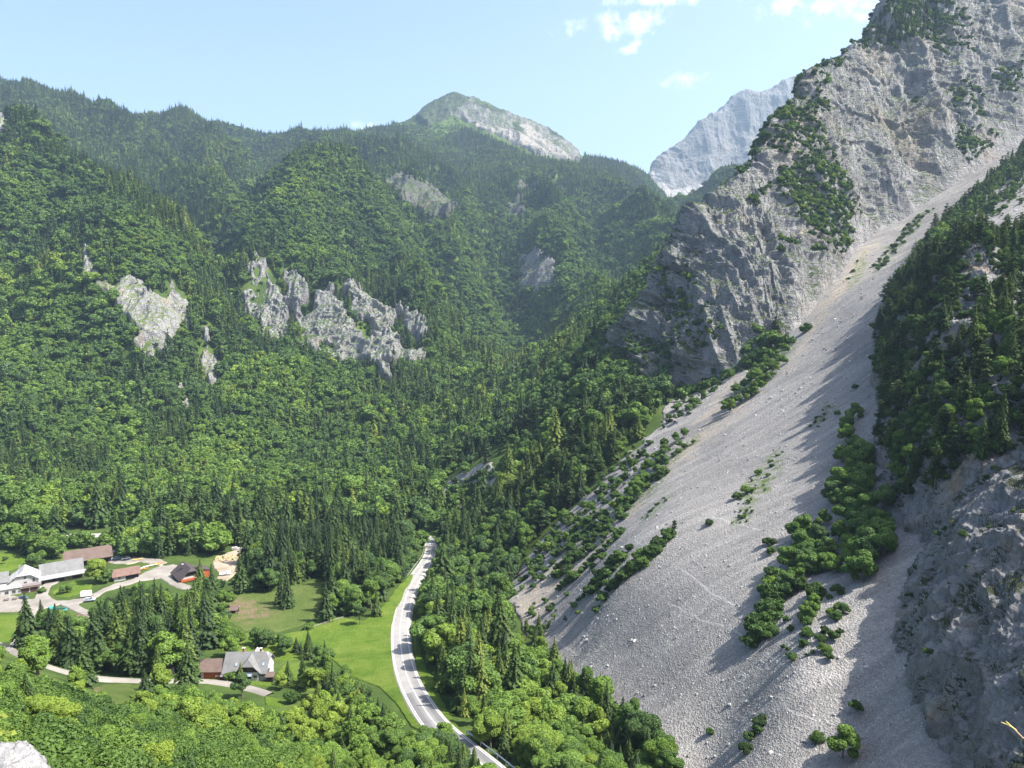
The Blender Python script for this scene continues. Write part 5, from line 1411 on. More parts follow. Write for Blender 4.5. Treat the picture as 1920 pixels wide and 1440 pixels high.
# loose stones on the scree: nobody could count them
def stone_mesh(seed):
    bm = bmesh.new(); bmesh.ops.create_icosphere(bm, subdivisions=1, radius=1.0)
    r = random.Random(seed)
    for v in bm.verts: v.co *= r.uniform(.65, 1.15)
    me = bpy.data.meshes.new('stone'); bm.to_mesh(me); bm.free(); me.materials.append(M['stone']); return me
def mat_stone():
    m, nt, out = new_mat('loose_stone')
    c = ramp(nt, attr(nt, 'tint', 'INSTANCER'), [(0.0, (0.17, 0.165, 0.165)), (0.5, (0.28, 0.275, 0.27)), (0.85, (0.40, 0.39, 0.375)), (1.0, (0.58, 0.57, 0.55))])
    principled(nt, out, c, 0.9, spec=0.15); return m
M['stone'] = mat_stone()
far_set('stones', [stone_mesh(i) for i in range(4)])
def build_stones():
    p, i, j = sample_grid(SCR_P, 90000, SCR_M / np.maximum(SCR_P[..., 1], 90) ** 1.5)
    n = len(p)
    s = 0.09 + 0.15 * RNG.random(n) ** 3 + (RNG.random(n) < .010) * RNG.uniform(.2, .5, n)
    s = s * np.clip(p[:, 1] / 240, .75, 1.6)
    sc_ = np.stack([s * RNG.uniform(.8, 1.4, n), s * RNG.uniform(.8, 1.4, n), s * RNG.uniform(.5, .9, n)], 1)
    o = instance_field('scree_stones', p, RNG.random(n) * 6.28, sc_, RNG.integers(0, 4, n), np.clip(RNG.normal(.45, .25, n), 0, 1), FAR['stones'], RNG.normal(0, .5, (n, 2)))
    tag(o, 'loose grey limestone blocks strewn over the scree fan', 'stones', None, 'stuff')
build_stones()
# ------------------------------------------------------------------ fields, yards, roads
def bare_at(Pg, u, v, sd):
    p = Pg.reshape(-1, 3); w = fbm(p / 6.0, 4, 811).reshape(u.shape) * 14
    b = np.zeros(u.shape)
    for q in [[(402,1118),(430,1120),(470,1130),(500,1150),(480,1168),(440,1160),(420,1140)],[(495,1140),(520,1150),(510,1162),(490,1158)],[(170,1290),(180,1284),(190,1300),(178,1310)]]:
        b = np.maximum(b, smooth(poly_sd(u, v, q) + w, -8, 10))
    return {'bare': b.ravel()}
struct(zone_patch('meadow', MEADOWS, M['meadow'], lift=.32, edge=4, wob=1.2, step=1.3, wscale=5))
struct(zone_patch('pasture', PASTURES, M['pasture'], lift=.30, edge=5, wob=3, step=1.3, wscale=6, attrs_fn=bare_at))
struct(zone_patch('yard', YARD, M['gravel'], lift=.45, edge=3, wob=.8, step=1.2, wscale=5))
struct(zone_patch('log_yard_ground', LOGYARD, M['sawdust'], lift=.42, edge=3, wob=1.5, step=1.3, wscale=5))

def road_line(px, step=2.0, smooth_n=9):
    w = np.array([hit(u, v) for u, v in px])
    W = _cr(len(w) * 14, len(w)) @ w
    s = np.concatenate([[0], np.cumsum(np.linalg.norm(np.diff(W[:, :2], axis=0), axis=1))])
    t = np.arange(0, s[-1], step)
    C_ = np.stack([np.interp(t, s, W[:, k]) for k in range(3)], 1)
    C_[:, 2] = ground_z(C_[:, 0], C_[:, 1])
    for _ in range(3):
        C_ = np.stack([np.convolve(np.pad(C_[:, k], smooth_n // 2, mode='edge'), np.ones(smooth_n) / smooth_n, 'valid') for k in range(3)], 1)
    d = np.gradient(C_[:, :2], axis=0); d /= np.linalg.norm(d, axis=1, keepdims=True)
    return C_, np.stack([d[:, 1], -d[:, 0]], 1), t          # right hand side when walking along the line
def ribbon(name, C_, R_, offs, zs, mat, attrs=None, part=None):
    a = C_ if part is None else C_[part]; r = R_ if part is None else R_[part]
    n = len(a); k = len(offs)
    V = np.empty((n, k, 3))
    for j, (o, z) in enumerate(zip(offs, zs)):
        V[:, j, :2] = a[:, :2] + r * o; V[:, j, 2] = a[:, 2] + z
    return mesh_np(name, V.reshape(-1, 3), grid_quads(n, k), mat, True, attrs)
def mat_road():
    m, nt, out = new_mat('bleached_asphalt')
    v = coords(nt); f = tex_noise(nt, v, 0.25, 6, 0.6); g = tex_noise(nt, v, 6, 4, 0.6)
    c = ramp(nt, f, [(0.3, (0.235, 0.225, 0.21)), (0.7, (0.295, 0.283, 0.265))])
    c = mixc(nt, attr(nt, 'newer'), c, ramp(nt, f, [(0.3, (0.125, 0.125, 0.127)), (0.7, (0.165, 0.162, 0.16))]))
    c = mixc(nt, mrange(nt, g, .55, .8, 0, .25), c, (0.3, 0.29, 0.28))
    principled(nt, out, c, 0.85, g, 0.2, 0.02, spec=0.2); return m
M['road'] = mat_road()
M['paint'] = simple_mat('road_paint', (0.80, 0.79, 0.76), .7, .06, 2)
M['concrete'] = simple_mat('kerb_concrete', (0.38, 0.36, 0.33), .85, .12, 1.5)
RC, RR, RT = road_line(ROAD_PX)
_ru, _rv = proj(RC)
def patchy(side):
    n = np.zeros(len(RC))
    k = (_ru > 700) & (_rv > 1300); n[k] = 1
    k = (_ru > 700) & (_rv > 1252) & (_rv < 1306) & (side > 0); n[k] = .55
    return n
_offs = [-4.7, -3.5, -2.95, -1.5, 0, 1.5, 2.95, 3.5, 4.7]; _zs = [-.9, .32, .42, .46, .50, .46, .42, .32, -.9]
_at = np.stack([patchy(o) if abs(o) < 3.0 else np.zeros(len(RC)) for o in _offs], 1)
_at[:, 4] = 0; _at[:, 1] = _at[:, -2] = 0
struct(ribbon('road', RC, RR, _offs, _zs, M['road'], {'newer': _at.ravel()}))
for nm, o0, o1, z0, z1, mt, sel in [('road_edge_line', -2.80, -2.66, .455, .46, 'paint', slice(None)), ('road_edge_line', 2.66, 2.80, .46, .455, 'paint', slice(None)), ('road_center_line', -.09, .09, .515, .515, 'paint', slice(None)),
                               ('road_edge_strip', -3.45, -3.0, .40, .45, 'concrete', slice(None)), ('road_edge_strip', 3.0, 3.4, .45, .40, 'concrete', slice(None))]:
    struct(ribbon(nm, RC, RR, [o0, o1], [z0, z1], M[mt], None, sel))
LC, LR, LT = road_line(LANE_PX, 2.0, 7)
struct(ribbon('lane', LC, LR, [-2.3, -1.45, 0, 1.45, 2.3], [-.5, .35, .42, .35, -.5], M['gravel']))

# ------------------------------------------------------------------ small solid shapes
class MB:
    def __init__(self): self.bm = bmesh.new()
    def box(self, c, s, rz=0.0, tilt=None):
        m = Matrix.Translation(c) @ Matrix.Rotation(rz, 4, 'Z')
        if tilt: m = m @ Matrix.Rotation(tilt[1], 4, tilt[0])
        bmesh.ops.create_cube(self.bm, size=1.0, matrix=m @ Matrix.Diagonal((*s, 1)))
        return self
    def slab(self, poly, t):
        """Planar polygon with thickness t downwards."""
        top = [self.bm.verts.new(p) for p in poly]; bot = [self.bm.verts.new((p[0], p[1], p[2] - t)) for p in poly]
        self.bm.faces.new(top); self.bm.faces.new(bot[::-1]); n = len(poly)
        for i in range(n): self.bm.faces.new([top[i], bot[i], bot[(i + 1) % n], top[(i + 1) % n]])
        return self
    def extr(self, prof, x0, x1, axis='x'):
        """Profile in the plane across the axis, extruded along it."""
        f = (lambda a, b, x: (x, a, b)) if axis == 'x' else (lambda a, b, x: (a, x, b))
        A_ = [self.bm.verts.new(f(a, b, x0)) for a, b in prof]; B_ = [self.bm.verts.new(f(a, b, x1)) for a, b in prof]
        self.bm.faces.new(A_); self.bm.faces.new(B_[::-1]); n = len(prof)
        for i in range(n): self.bm.faces.new([A_[i], B_[i], B_[(i + 1) % n], A_[(i + 1) % n]])
        return self
    def cyl(self, p0, p1, r0, r1=None, seg=10):
        p0, p1 = Vector(p0), Vector(p1); d = p1 - p0
        m = Matrix.Translation((p0 + p1) / 2) @ d.to_track_quat('Z', 'Y').to_matrix().to_4x4()
        bmesh.ops.create_cone(self.bm, segments=seg, cap_ends=True, radius1=r0, radius2=r0 if r1 is None else r1, depth=d.length, matrix=m)
        return self
    def build(self, name, mat, parent=None, bevel=0.0):
        bmesh.ops.recalc_face_normals(self.bm, faces=self.bm.faces)
        if bevel: bmesh.ops.bevel(self.bm, geom=list(self.bm.edges), offset=bevel, segments=1, affect='EDGES')
        me = bpy.data.meshes.new(name); self.bm.to_mesh(me); self.bm.free(); me.materials.append(mat)
        o = bpy.data.objects.new(name, me); COL.objects.link(o)
        if parent is not None: o.parent = parent
        return o
def thing(name, u, v, rz, label, cat, group=None, dz=0.0):
    r = bpy.data.objects.new(name, None); COL.objects.link(r)
    p = hit(u, v); r.location = (p[0], p[1], p[2] + dz); r.rotation_euler = (0, 0, rz)
    return tag(r, label, cat, group)
def SM(name, col, rough=.7, **k):
    if name not in M: M[name] = simple_mat(name, col, rough, **k)
    return M[name]
WHITE = SM('white_render', (.43, .425, .415), .85, var=.05, scale=.8)
DARKWOOD = SM('dark_timber', (.045, .032, .026), .85, stretch=(8, 8, .6))
ORANGEWOOD = SM('orange_timber', (.36, .085, .030), .75, stretch=(6, 6, .5))
GLASS = SM('window_glass', (.03, .04, .05), .08, spec=.6)
FRAME = SM('window_frame', (.30, .26, .22), .6)
STONEW = SM('plinth_stone', (.34, .31, .28), .9)
def roof_mat(name, col, ridges=True):
    if name in M: return M[name]
    m, nt, out = new_mat(name)
    v = coords(nt); f = tex_noise(nt, v, .5, 7, .65); g = tex_noise(nt, coords(nt, (3, 3, 9)), 1.4, 4, .6)
    c = ramp(nt, f, [(.28, tuple(q * .74 for q in col)), (.5, col), (.74, tuple(min(1, q * 1.2) for q in col))])
    c = mixc(nt, mrange(nt, g, .5, .75, 0, .35), c, tuple(q * .7 for q in col))
    principled(nt, out, c, .8, g, .4, .05, spec=.2); M[name] = m; return m
R_GREY = roof_mat('grey_roof', (.165, .165, .165)); R_WHITE = roof_mat('pale_roof', (.32, .32, .315)); R_BROWN = roof_mat('brown_roof', (.125, .09, .075))
R_MAUVE = roof_mat('mauve_roof', (.185, .16, .158)); R_DARK = roof_mat('dark_brown_roof', (.07, .056, .056)); R_PINK = roof_mat('red_brown_roof', (.165, .105, .085))

def pent(W, h, hr, base=-1.6): return [(-W / 2, base), (W / 2, base), (W / 2, h), (0, hr), (-W / 2, h)]
def gable_roof(root, L, W, h, hr, mat, ov=.7, ove=.6, hipL=0.0, hipR=0.0, t=.22, name='roof'):
    """Pitched roof along x; hipL / hipR: share of the slope cut by a hip at that end (0 gable, 1 full hip)."""
    mb = MB(); k = (hr - h) / (W / 2); ye = W / 2 + ov; ze = h - ov * k + .12; zr = hr + .12
    xe = L / 2 + ove
    def end(s, hp):
        return (s * (xe - hp * (ye) * .8), hp)
    xl, xr = -(xe - hipL * ye * .8), xe - hipR * ye * .8
    for sgn in (-1, 1):
        poly = [(xl, 0, zr)]
        if hipL: poly.append((-xe, sgn * ye * hipL, zr + (ze - zr) * hipL))
        if hipL < 1: poly.append((-xe, sgn * ye, ze))
        if hipR < 1: poly.append((xe, sgn * ye, ze))
        if hipR: poly.append((xe, sgn * ye * hipR, zr + (ze - zr) * hipR))
        poly.append((xr, 0, zr))
        mb.slab(poly, t)
    for s, hp, xx in ((-1, hipL, xl), (1, hipR, xr)):
        if hp: mb.slab([(xx, 0, zr), (s * xe, -ye * hp, zr + (ze - zr) * hp), (s * xe, ye * hp, zr + (ze - zr) * hp)], t)
    return mb.build(name, mat, root)
def window(root, c, w, h, face='y-', frame=FRAME, name='window'):
    """A window with its pane on a wall; face is the way it looks."""
    dx, dy = {'y-': (0, -1), 'y+': (0, 1), 'x+': (1, 0), 'x-': (-1, 0)}[face]
    sx, sy = (w, .10) if dx == 0 else (.10, w)
    f = MB(); x, y, z = c; b = .09
    if dx == 0:
        for (ox, oz, ww, hh) in ((0, h / 2 - b / 2, w, b), (0, -h / 2 + b / 2, w, b), (-w / 2 + b / 2, 0, b, h - 2 * b), (w / 2 - b / 2, 0, b, h - 2 * b), (0, 0, b * .7, h - 2 * b)):
            f.box((x + ox, y + dy * .04, z + oz), (ww, .12, hh))
    else:
        for (oy, oz, ww, hh) in ((0, h / 2 - b / 2, w, b), (0, -h / 2 + b / 2, w, b), (-w / 2 + b / 2, 0, b, h - 2 * b), (w / 2 - b / 2, 0, b, h - 2 * b), (0, 0, b * .7, h - 2 * b)):
            f.box((x + dx * .04, y + oy, z + oz), (.12, ww, hh))
    fo = f.build(name, frame, root)
    MB().box((x + dx * .015, y + dy * .015, z), ((w - .12, .05, h - .12) if dx == 0 else (.05, w - .12, h - .12))).build('pane', GLASS, fo)
    return fo
def panel(root, name, c, s, mat): return MB().box(c, s).build(name, mat, root)
def chimney(roof, x, y, z0, z1, mat=None, cap=True):
    c = MB().box((x, y, (z0 + z1) / 2), (.7, .7, z1 - z0)).build('chimney', mat or SM('chimney_brick', (.34, .17, .12), .9), roof)
    if cap: MB().box((x, y, z1 + .12), (.95, .95, .2)).build('chimney_cap', WHITE, c) if False else MB().box((x, y, z1 + .12), (.95, .95, .2)).build('chimney_cap', WHITE, roof)
    return c
A33 = math.radians(33)

# grey barn
b = thing('barn', 117, 1083, A33, 'large barn with bright grey roof and white eave strip over dark timber walls', 'barn')
MB().extr(pent(11.5, 4.0, 8.6), -8.6, 8.6).build('wall', DARKWOOD, b)
rf = gable_roof(b, 17.2, 11.5, 4.0, 8.6, R_GREY, 1.6, .9)
_k = (8.6 - 4.0) / 5.75
MB().slab([(-9.45, -5.6, 8.6 - 5.6 * _k + .16), (9.45, -5.6, 8.6 - 5.6 * _k + .16), (9.45, -7.30, 8.6 - 7.30 * _k + .17), (-9.45, -7.30, 8.6 - 7.30 * _k + .17)], .06).build('eave_strip', R_WHITE, rf)
panel(b, 'door', (2.5, -5.80, 1.3), (3.4, .12, 2.6), SM('weathered_door', (.20, .17, .14), .9)); panel(b, 'door', (-4.5, -5.80, 1.3), (3.0, .12, 2.6), SM('black_opening', (.012, .011, .011), .9))
# low link between the farmhouse and the barn
b = thing('link_building', 66, 1088, A33, 'low link with a plain mauve roof between white farmhouse and grey barn', 'shed')
MB().extr(pent(9, 3.3, 5.6), -4.6, 4.6).build('wall', DARKWOOD, b); gable_roof(b, 9.2, 9, 3.3, 5.6, R_MAUVE, .8, .4)
panel(b, 'door', (.5, -4.56, 1.2), (3.2, .12, 2.4), M['black_opening'])
# long brown barn
b = thing('barn', 166, 1055, A33 * .98, 'long barn with brown roof behind the grey barn at the wood edge', 'barn')
MB().extr(pent(10, 4.2, 8.0), -10.4, 10.4).build('wall', DARKWOOD, b); gable_roof(b, 20.8, 10, 4.2, 8.0, R_BROWN, 1.2, .9, .18, .30)
panel(b, 'pillar', (-9.6, -5.1, 1.6), (1.3, .5, 4.9), WHITE)
panel(b, 'opening', (-4.6, -5.06, 1.5), (7.5, .12, 3.8), M['black_opening']); panel(b, 'opening', (5.0, -5.06, 1.5), (8.5, .12, 3.8), M['black_opening'])  # shade of the open bays painted as near-black sheets on the closed wall
# white garage
b = thing('garage', 237, 1083, A33 * .95, 'white garage with reddish brown roof and open right bay', 'garage')
MB().extr(pent(7, 3.0, 5.1), -5.6, 5.6).build('wall', WHITE, b); gable_roof(b, 11.2, 7, 3.0, 5.1, R_PINK, .8, .7, 0, .28)
window(b, (-3.2, -3.5, 1.6), 1.0, 1.1); panel(b, 'opening', (2.4, -3.56, 1.25), (5.6, .14, 2.5), M['black_opening'])  # dark inside of the right bay is a sheet coloured as shade
# brown house
b = thing('house', 352, 1084, math.radians(-50), 'dark brown roofed house with orange timber balcony beside the log yard', 'house')
MB().extr(pent(10, 3.0, 6.8), -6, 6).build('wall', WHITE, b)
rf = gable_roof(b, 12, 10, 3.0, 6.8, R_DARK, 1.2, 1.3, .25, .25); chimney(rf, -.6, -1.9, 4.6, 7.4, SM('dark_flue', (.07, .06, .06), .6))
panel(b, 'balcony', (6.5, -1.0, 1.5), (.9, 8, 1.1), ORANGEWOOD); panel(b, 'cladding', (4.6, -5.07, 1.4), (2.7, .14, 3.0), ORANGEWOOD)
for x in (-4.4, -2.0, .6): window(b, (x, -5.0, 1.6), 1.0, 1.3)
window(b, (6.0, 2.8, 1.6), 1.1, 1.2, 'x+'); panel(b, 'gable_cladding', (6.06, 0, 4.0), (.12, 5.4, 1.8), DARKWOOD)
MB().slab([(-3, 4.5, 5.2), (5, 4.5, 5.2), (5, 9.5, 3.6), (-3, 9.5, 3.6)], .25).build('rear_roof', R_DARK, b); panel(b, 'rear_wall', (1, 7, 1.2), (7.4, 4.2, 4.6), ORANGEWOOD)
# white farmhouse
b = thing('farmhouse', 38, 1113, A33 * .9, 'white farmhouse with pale half hipped gable and terrace, cut by the left edge', 'farmhouse')
panel(b, 'ground_storey', (-2.5, 4.5, .8), (21, 9, 4.8), WHITE)
mb = MB(); mb.extr([(-4.2, 3.21), (7.4, 3.21), (7.4, 5.8), (4.2, 8.15), (-1.0, 8.15), (-4.2, 5.8)], 2.4, 12.5, 'y'); mb.build('wall', WHITE, b)
mb = MB()
mb.slab([(1.6, 3.2, 9.9), (1.6, 12.9, 9.9), (8.2, 12.9, 5.2), (8.2, 1.6, 5.2), (4.5, 1.6, 7.9)], .22); mb.slab([(1.6, 3.2, 9.9), (-1.3, 1.6, 7.9), (-5.0, 1.6, 5.2), (-5.0, 12.9, 5.2), (1.6, 12.9, 9.9)], .22)
mb.slab([(1.6, 3.2, 9.92), (4.5, 1.6, 7.92), (-1.3, 1.6, 7.92)], .22); rf = mb.build('roof', R_WHITE, b)
chimney(rf, -.4, 10.5, 7.5, 10.6, SM('grey_chimney', (.25, .24, .23), .9), False)
for x, z, w_, h_ in ((-2.6, 6.4, 1.0, 1.2), (2.2, 6.6, 1.0, 1.2), (5.6, 4.9, 1.0, 1.6), (2.2, 4.3, 1.2, .8), (-.6, 8.0 - .7, .9, .5)): window(b, (x, 2.4, z), w_, h_)
MB().slab([(-12.5, 5.0, 5.4), (-1.5, 5.0, 5.4), (1.2, -.5, 3.35), (-13, -.5, 3.35)], .2).build('porch_roof', R_WHITE, b)
panel(b, 'terrace', (4.6, .8, 3.28), (8.0, 3.6, .16), R_MAUVE); panel(b, 'terrace_rail', (4.4, -.75, 2.85), (8.4, .2, .7), SM('timber_rail', (.30, .22, .17), .8))
mb = MB(); mb.extr(pent(8.6, 6.0, 9.2, 3.0), -5.2, 5.2); w_ = mb.build('side_wing_wall', WHITE, b); w_.location = (-10.2, 8.2, 0)
rw = gable_roof(b, 10.4, 8.6, 6.0, 9.2, R_GREY, .8, .6, name='side_wing_roof'); rw.location = (-10.2, 8.2, 0)
for x in (1.6, 5.2): panel(b, 'garage_door', (x + .4, -.05, 1.25), (3.0, .14, 2.5), SM('brown_door', (.085, .04, .035), .8))
for x in (-2.4, -5.2, -8.4, -11): window(b, (x, 0, 1.5), 1.5, 1.5)
# gabled house by the lane
b = thing('house', 468, 1267, math.radians(1.5), 'light grey roofed house with dark timber cross gable and white walls by the lane', 'house')
MB().extr(pent(10.2, 3.0, 7.7, -3.2), -6.6, 6.6).build('wall', WHITE, b)
rf = gable_roof(b, 13.2, 10.2, 3.0, 7.7, R_GREY, .8, .7, 0, .34)
chimney(rf, -1.6, .3, 7.0, 8.9); chimney(rf, 4.0, .3, 6.9, 8.7)
mb = MB(); mb.extr([(-2.0, -1.6), (4.6, -1.6), (4.6, 3.1), (3.0, 5.2), (-.4, 5.2), (-2.0, 3.1)], -5.9, 0, 'y'); mb.build('gable_wall', DARKWOOD, b)
mb = MB()
mb.slab([(1.3, -5.2, 7.5), (1.3, .2, 7.5), (5.4, .2, 2.9), (5.4, -6.7, 2.9), (3.3, -6.7, 5.25)], .2); mb.slab([(1.3, -5.2, 7.5), (-.7, -6.7, 5.25), (-2.8, -6.7, 2.9), (-2.8, .2, 2.9), (1.3, .2, 7.5)], .2)
mb.slab([(1.3, -5.2, 7.52), (3.3, -6.7, 5.27), (-.7, -6.7, 5.27)], .2); g = mb.build('gable_roof', R_GREY, b)
mb = MB(); mb.slab([(2.0, .2, 7.9), (2.0, 3.4, 7.9), (4.6, 5.2, 4.6), (4.6, .2, 4.6)], .2); mb.slab([(2.0, .2, 7.9), (-.6, .2, 4.6), (-.6, 5.2, 4.6), (2.0, 3.4, 7.9)], .2); mb.build('rear_gable_roof', R_WHITE, b)
panel(b, 'lower_gable_wall', (1.3, -5.93, .75), (6.66, .1, 4.5), WHITE)
panel(b, 'door', (1.5, -6.02, .9), (1.5, .12, 2.2), SM('dark_door', (.02, .02, .022), .6)); MB().slab([(.3, -5.9, 2.9), (2.8, -5.9, 2.9), (2.8, -7.6, 2.3), (.3, -7.6, 2.3)], .1).build('door_canopy', SM('blue_grey_canopy', (.22, .26, .31), .4), b)
for x in (5.5,): window(b, (x, -5.1, 1.6), 1.3, 1.1)
window(b, (3.6, -5.99, 1.5), 1.2, 1.1); window(b, (-4.2, -5.1, 1.4), 1.4, 1.3)
window(b, (-.9, -5.99, 1.5), 1.0, 1.1)
for x in (-3.1, 5.6):
    kk = (7.7 - 3.0) / 5.1; y = -3.4; z = 7.7 + y * kk + .15
    o = MB().box((0, 0, .06), (.85, 1.25, .14)).build('skylight', SM('skylight_frame', (.16, .17, .2), .5), rf); o.location = (x, y, z); o.rotation_euler = (math.atan(kk), 0, 0)
    MB().box((0, 0, .14), (.6, .95, .03)).build('pane', SM('skylight_glass', (.30, .38, .48), .1, spec=.6), o)
panel(b, 'end_balcony', (7.2, -1.0, 2.9), (1.0, 5.0, .9), WHITE); panel(b, 'plinth', (2.0, -5.4, -1.0), (9.6, 1.4, 1.0), STONEW)
MB().slab([(-7.6, -4.6, 2.5), (-4.9, -4.6, 2.5), (-4.9, -6.6, 1.9), (-7.6, -6.6, 1.9)], .15).build('porch_roof', R_MAUVE, b); panel(b, 'porch_post', (-7.4, -6.4, .5), (.16, .16, 2.7), DARKWOOD); panel(b, 'porch_post', (-5.1, -6.4, .5), (.16, .16, 2.7), DARKWOOD)
b.scale = (1.0, .86, .94); b.location.z += 1.1
# annex
b = thing('annex', 402, 1266, math.radians(2), 'brown hip roofed annex with orange timber front left of the gabled house', 'shed')
MB().extr([(-3.8, -1.6), (3.8, -1.6), (3.8, 2.7), (-3.8, 2.7)], -4.4, 4.9).build('wall', ORANGEWOOD, b); gable_roof(b, 9.6, 7.6, 2.7, 5.0, R_BROWN, .8, .6, .75, 0)
b.scale = (1.0, .86, .94); b.location.z += 1.0
panel(b, 'pillar', (-2.6, -3.86, .8), (.8, .16, 3.6), WHITE); panel(b, 'opening', (-3.9, -3.86, 1.0), (1.5, .14, 2.6), M['black_opening'])  # black sheet carries the shade inside the open left end
# small huts
b = thing('hut', 313, 1264, math.radians(70), 'tiny grey gabled hut half hidden among trees beside the lane', 'hut')
MB().extr(pent(3.0, 2.4, 4.0), -1.7, 1.7).build('wall', SM('grey_boards', (.33, .31, .28), .9), b); gable_roof(b, 3.4, 3.0, 2.4, 4.0, R_DARK, .3, .3, t=.12); panel(b, 'door', (-1.75, 0, .9), (.1, .9, 1.8), DARKWOOD)
b = thing('field_shelter', 439, 1150, math.radians(8), 'small open shelter with brown roof on the bare patch of the dry pasture', 'shelter')
MB().slab([(-1.8, -1.5, 1.9), (1.8, -1.5, 1.9), (1.8, 1.5, 2.7), (-1.8, 1.5, 2.7)], .15).build('roof', R_BROWN, b)
for x in (-1.6, 1.6):
    for y, h_ in ((-1.3, 1.8), (1.3, 2.5)): panel(b, 'post', (x, y, h_ / 2 - .4), (.16, .16, h_ + .6), DARKWOOD)
panel(b, 'rear_wall', (0, 1.35, .9), (3.0, .1, 2.4), DARKWOOD)
b = thing('garden_shed', 507, 1277, math.radians(4), 'small brown garden shed at the right corner of the gabled house', 'shed')
MB().box((0, 0, .6), (2.2, 2.2, 3.0)).build('wall', DARKWOOD, b); MB().slab([(-1.4, -1.4, 2.1), (1.4, -1.4, 2.1), (1.4, 1.4, 2.5), (-1.4, 1.4, 2.5)], .14).build('roof', R_BROWN, b)

# ------------------------------------------------------------------ vehicles and yard things
TYRE = SM('tyre_rubber', (.02, .02, .02), .8); RIM = SM('wheel_rim', (.45, .45, .46), .35, metal=.7)
def wheel(root, x, y, r, w=.22):
    t = MB().cyl((x, y - w / 2, r), (x, y + w / 2, r), r, seg=14).build('wheel', TYRE, root)
    MB().cyl((x, y - w / 2 - .012, r), (x, y + w / 2 + .012, r), r * .58, seg=12).build('rim', RIM, t)
def car(u, v, rz, paint, label, group, L=4.3, W=1.75, est=True):
    r = thing('parked_car', u, v, rz, label, 'car', group, .45)
    mb = MB(); prof = [(-L / 2, .32), (L / 2, .32), (L / 2, .72), (L / 2 - .35, .86), (L * .2, .95), (-L / 2 + .08, .98), (-L / 2, .8)]
    mb.extr(prof, -W / 2, W / 2, 'y'); mb.build('body', paint, r, .05)
    xb = -L / 2 + (.25 if est else .75)
    MB().extr([(xb, .95), (L * .22, .94), (L * .06, 1.42), (xb + .35, 1.44)], -W / 2 + .1, W / 2 - .1, 'y').build('cabin_glass', GLASS, r, .04)
    MB().slab([(xb + .32, -W / 2 + .16, 1.47), (L * .05, -W / 2 + .16, 1.46), (L * .05, W / 2 - .16, 1.46), (xb + .32, W / 2 - .16, 1.47)], .05).build('roof_panel', paint, r)
    for x in (-L * .3, L * .31):
        for y in (-W / 2 + .08, W / 2 - .08): wheel(r, x, y, .32)
    for y in (-W * .34, W * .34): MB().box((L / 2 + .005, y, .66), (.04, .32, .14)).build('headlight', SM('lamp_glass', (.75, .76, .78), .1, spec=.6), r)
    return r
PB = lambda n, c: SM(n, c, .25, var=.03, spec=.6)
G_FARM = 'cars parked about the farm'
car(44, 1124, math.radians(160), PB('blue_paint', (.10, .13, .30)), 'blue estate car parked before the white farmhouse', G_FARM)
car(217, 1050, A33 + math.pi, PB('pale_blue_paint', (.30, .37, .45)), 'pale blue car parked behind the white garage, beside the white car', G_FARM)
car(236, 1050, A33 + math.pi, PB('white_paint', (.75, .75, .74)), 'white car parked behind the white garage at the wood edge', G_FARM)
car(199, 1049, A33 + math.pi, PB('silver_paint', (.42, .43, .45)), 'silver car parked under the end of the long brown barn', G_FARM)
car(169, 1128, math.radians(15), PB('grey_blue_paint', (.46, .50, .60)), 'silver blue car beside the white box trailer on the yard drive', G_FARM)
car(137, 1171, math.radians(-12), PB('dark_teal_paint', (.025, .07, .09)), 'dark teal car half hidden by spruces below the turquoise truck', G_FARM)
car(119, 1182, math.radians(20), M['white_paint'], 'white car with only its roof showing among the spruces below the truck', G_FARM)
car(416, 1271, math.radians(5), M['white_paint'], 'small white car parked in front of the orange annex', None, 3.6, est=False)
# turquoise tipper truck
t = thing('tipper_truck', 108, 1152, math.radians(177), 'turquoise tipper truck with rusty load bed at the yard edge', 'truck', None, .45)
TQ = PB('turquoise_paint', (.06, .30, .29)); RUST = SM('rusty_steel', (.20, .085, .05), .85)
MB().box((2.9, 0, 1.75), (1.9, 2.3, 2.1)).build('cab', TQ, t, .08); MB().box((3.86, 0, 2.1), (.06, 1.9, .8)).build('windscreen', GLASS, t)
for y in (-1.16, 1.16): MB().box((3.1, y, 2.1), (1.0, .04, .7)).build('side_window', GLASS, t)
mb = MB(); mb.box((-1.1, -1.15, 1.75), (5.4, .12, 1.0)); mb.box((-1.1, 1.15, 1.75), (5.4, .12, 1.0)); mb.box((-3.75, 0, 1.75), (.12, 2.2, 1.0)); mb.box((1.55, 0, 1.95), (.12, 2.2, 1.4)); mb.build('bed_wall', TQ, t)
MB().box((-1.1, 0, 1.28), (5.2, 2.2, .12)).build('bed_floor', RUST, t); MB().box((-.2, 0, .85), (7.6, 1.0, .3)).build('chassis', SM('black_steel', (.03, .03, .03), .6), t)
for x in (2.7, -1.7, -2.9):
    for y in (-1.0, 1.0): wheel(t, x, y, .5, .3)
# box trailer
t = thing('box_trailer', 162, 1121, math.radians(18), 'white box trailer parked on the yard drive beside the grass island', 'trailer', None, .45)
MB().box((0, 0, 1.7), (4.4, 2.1, 2.1)).build('body', M['white_paint'], t, .06); MB().box((0, 0, .55), (4.4, 1.6, .2)).build('chassis', M['black_steel'], t); MB().box((2.7, 0, .55), (1.2, .12, .12)).build('drawbar', M['black_steel'], t)
for y in (-.95, .95): wheel(t, -.2, y, .34)
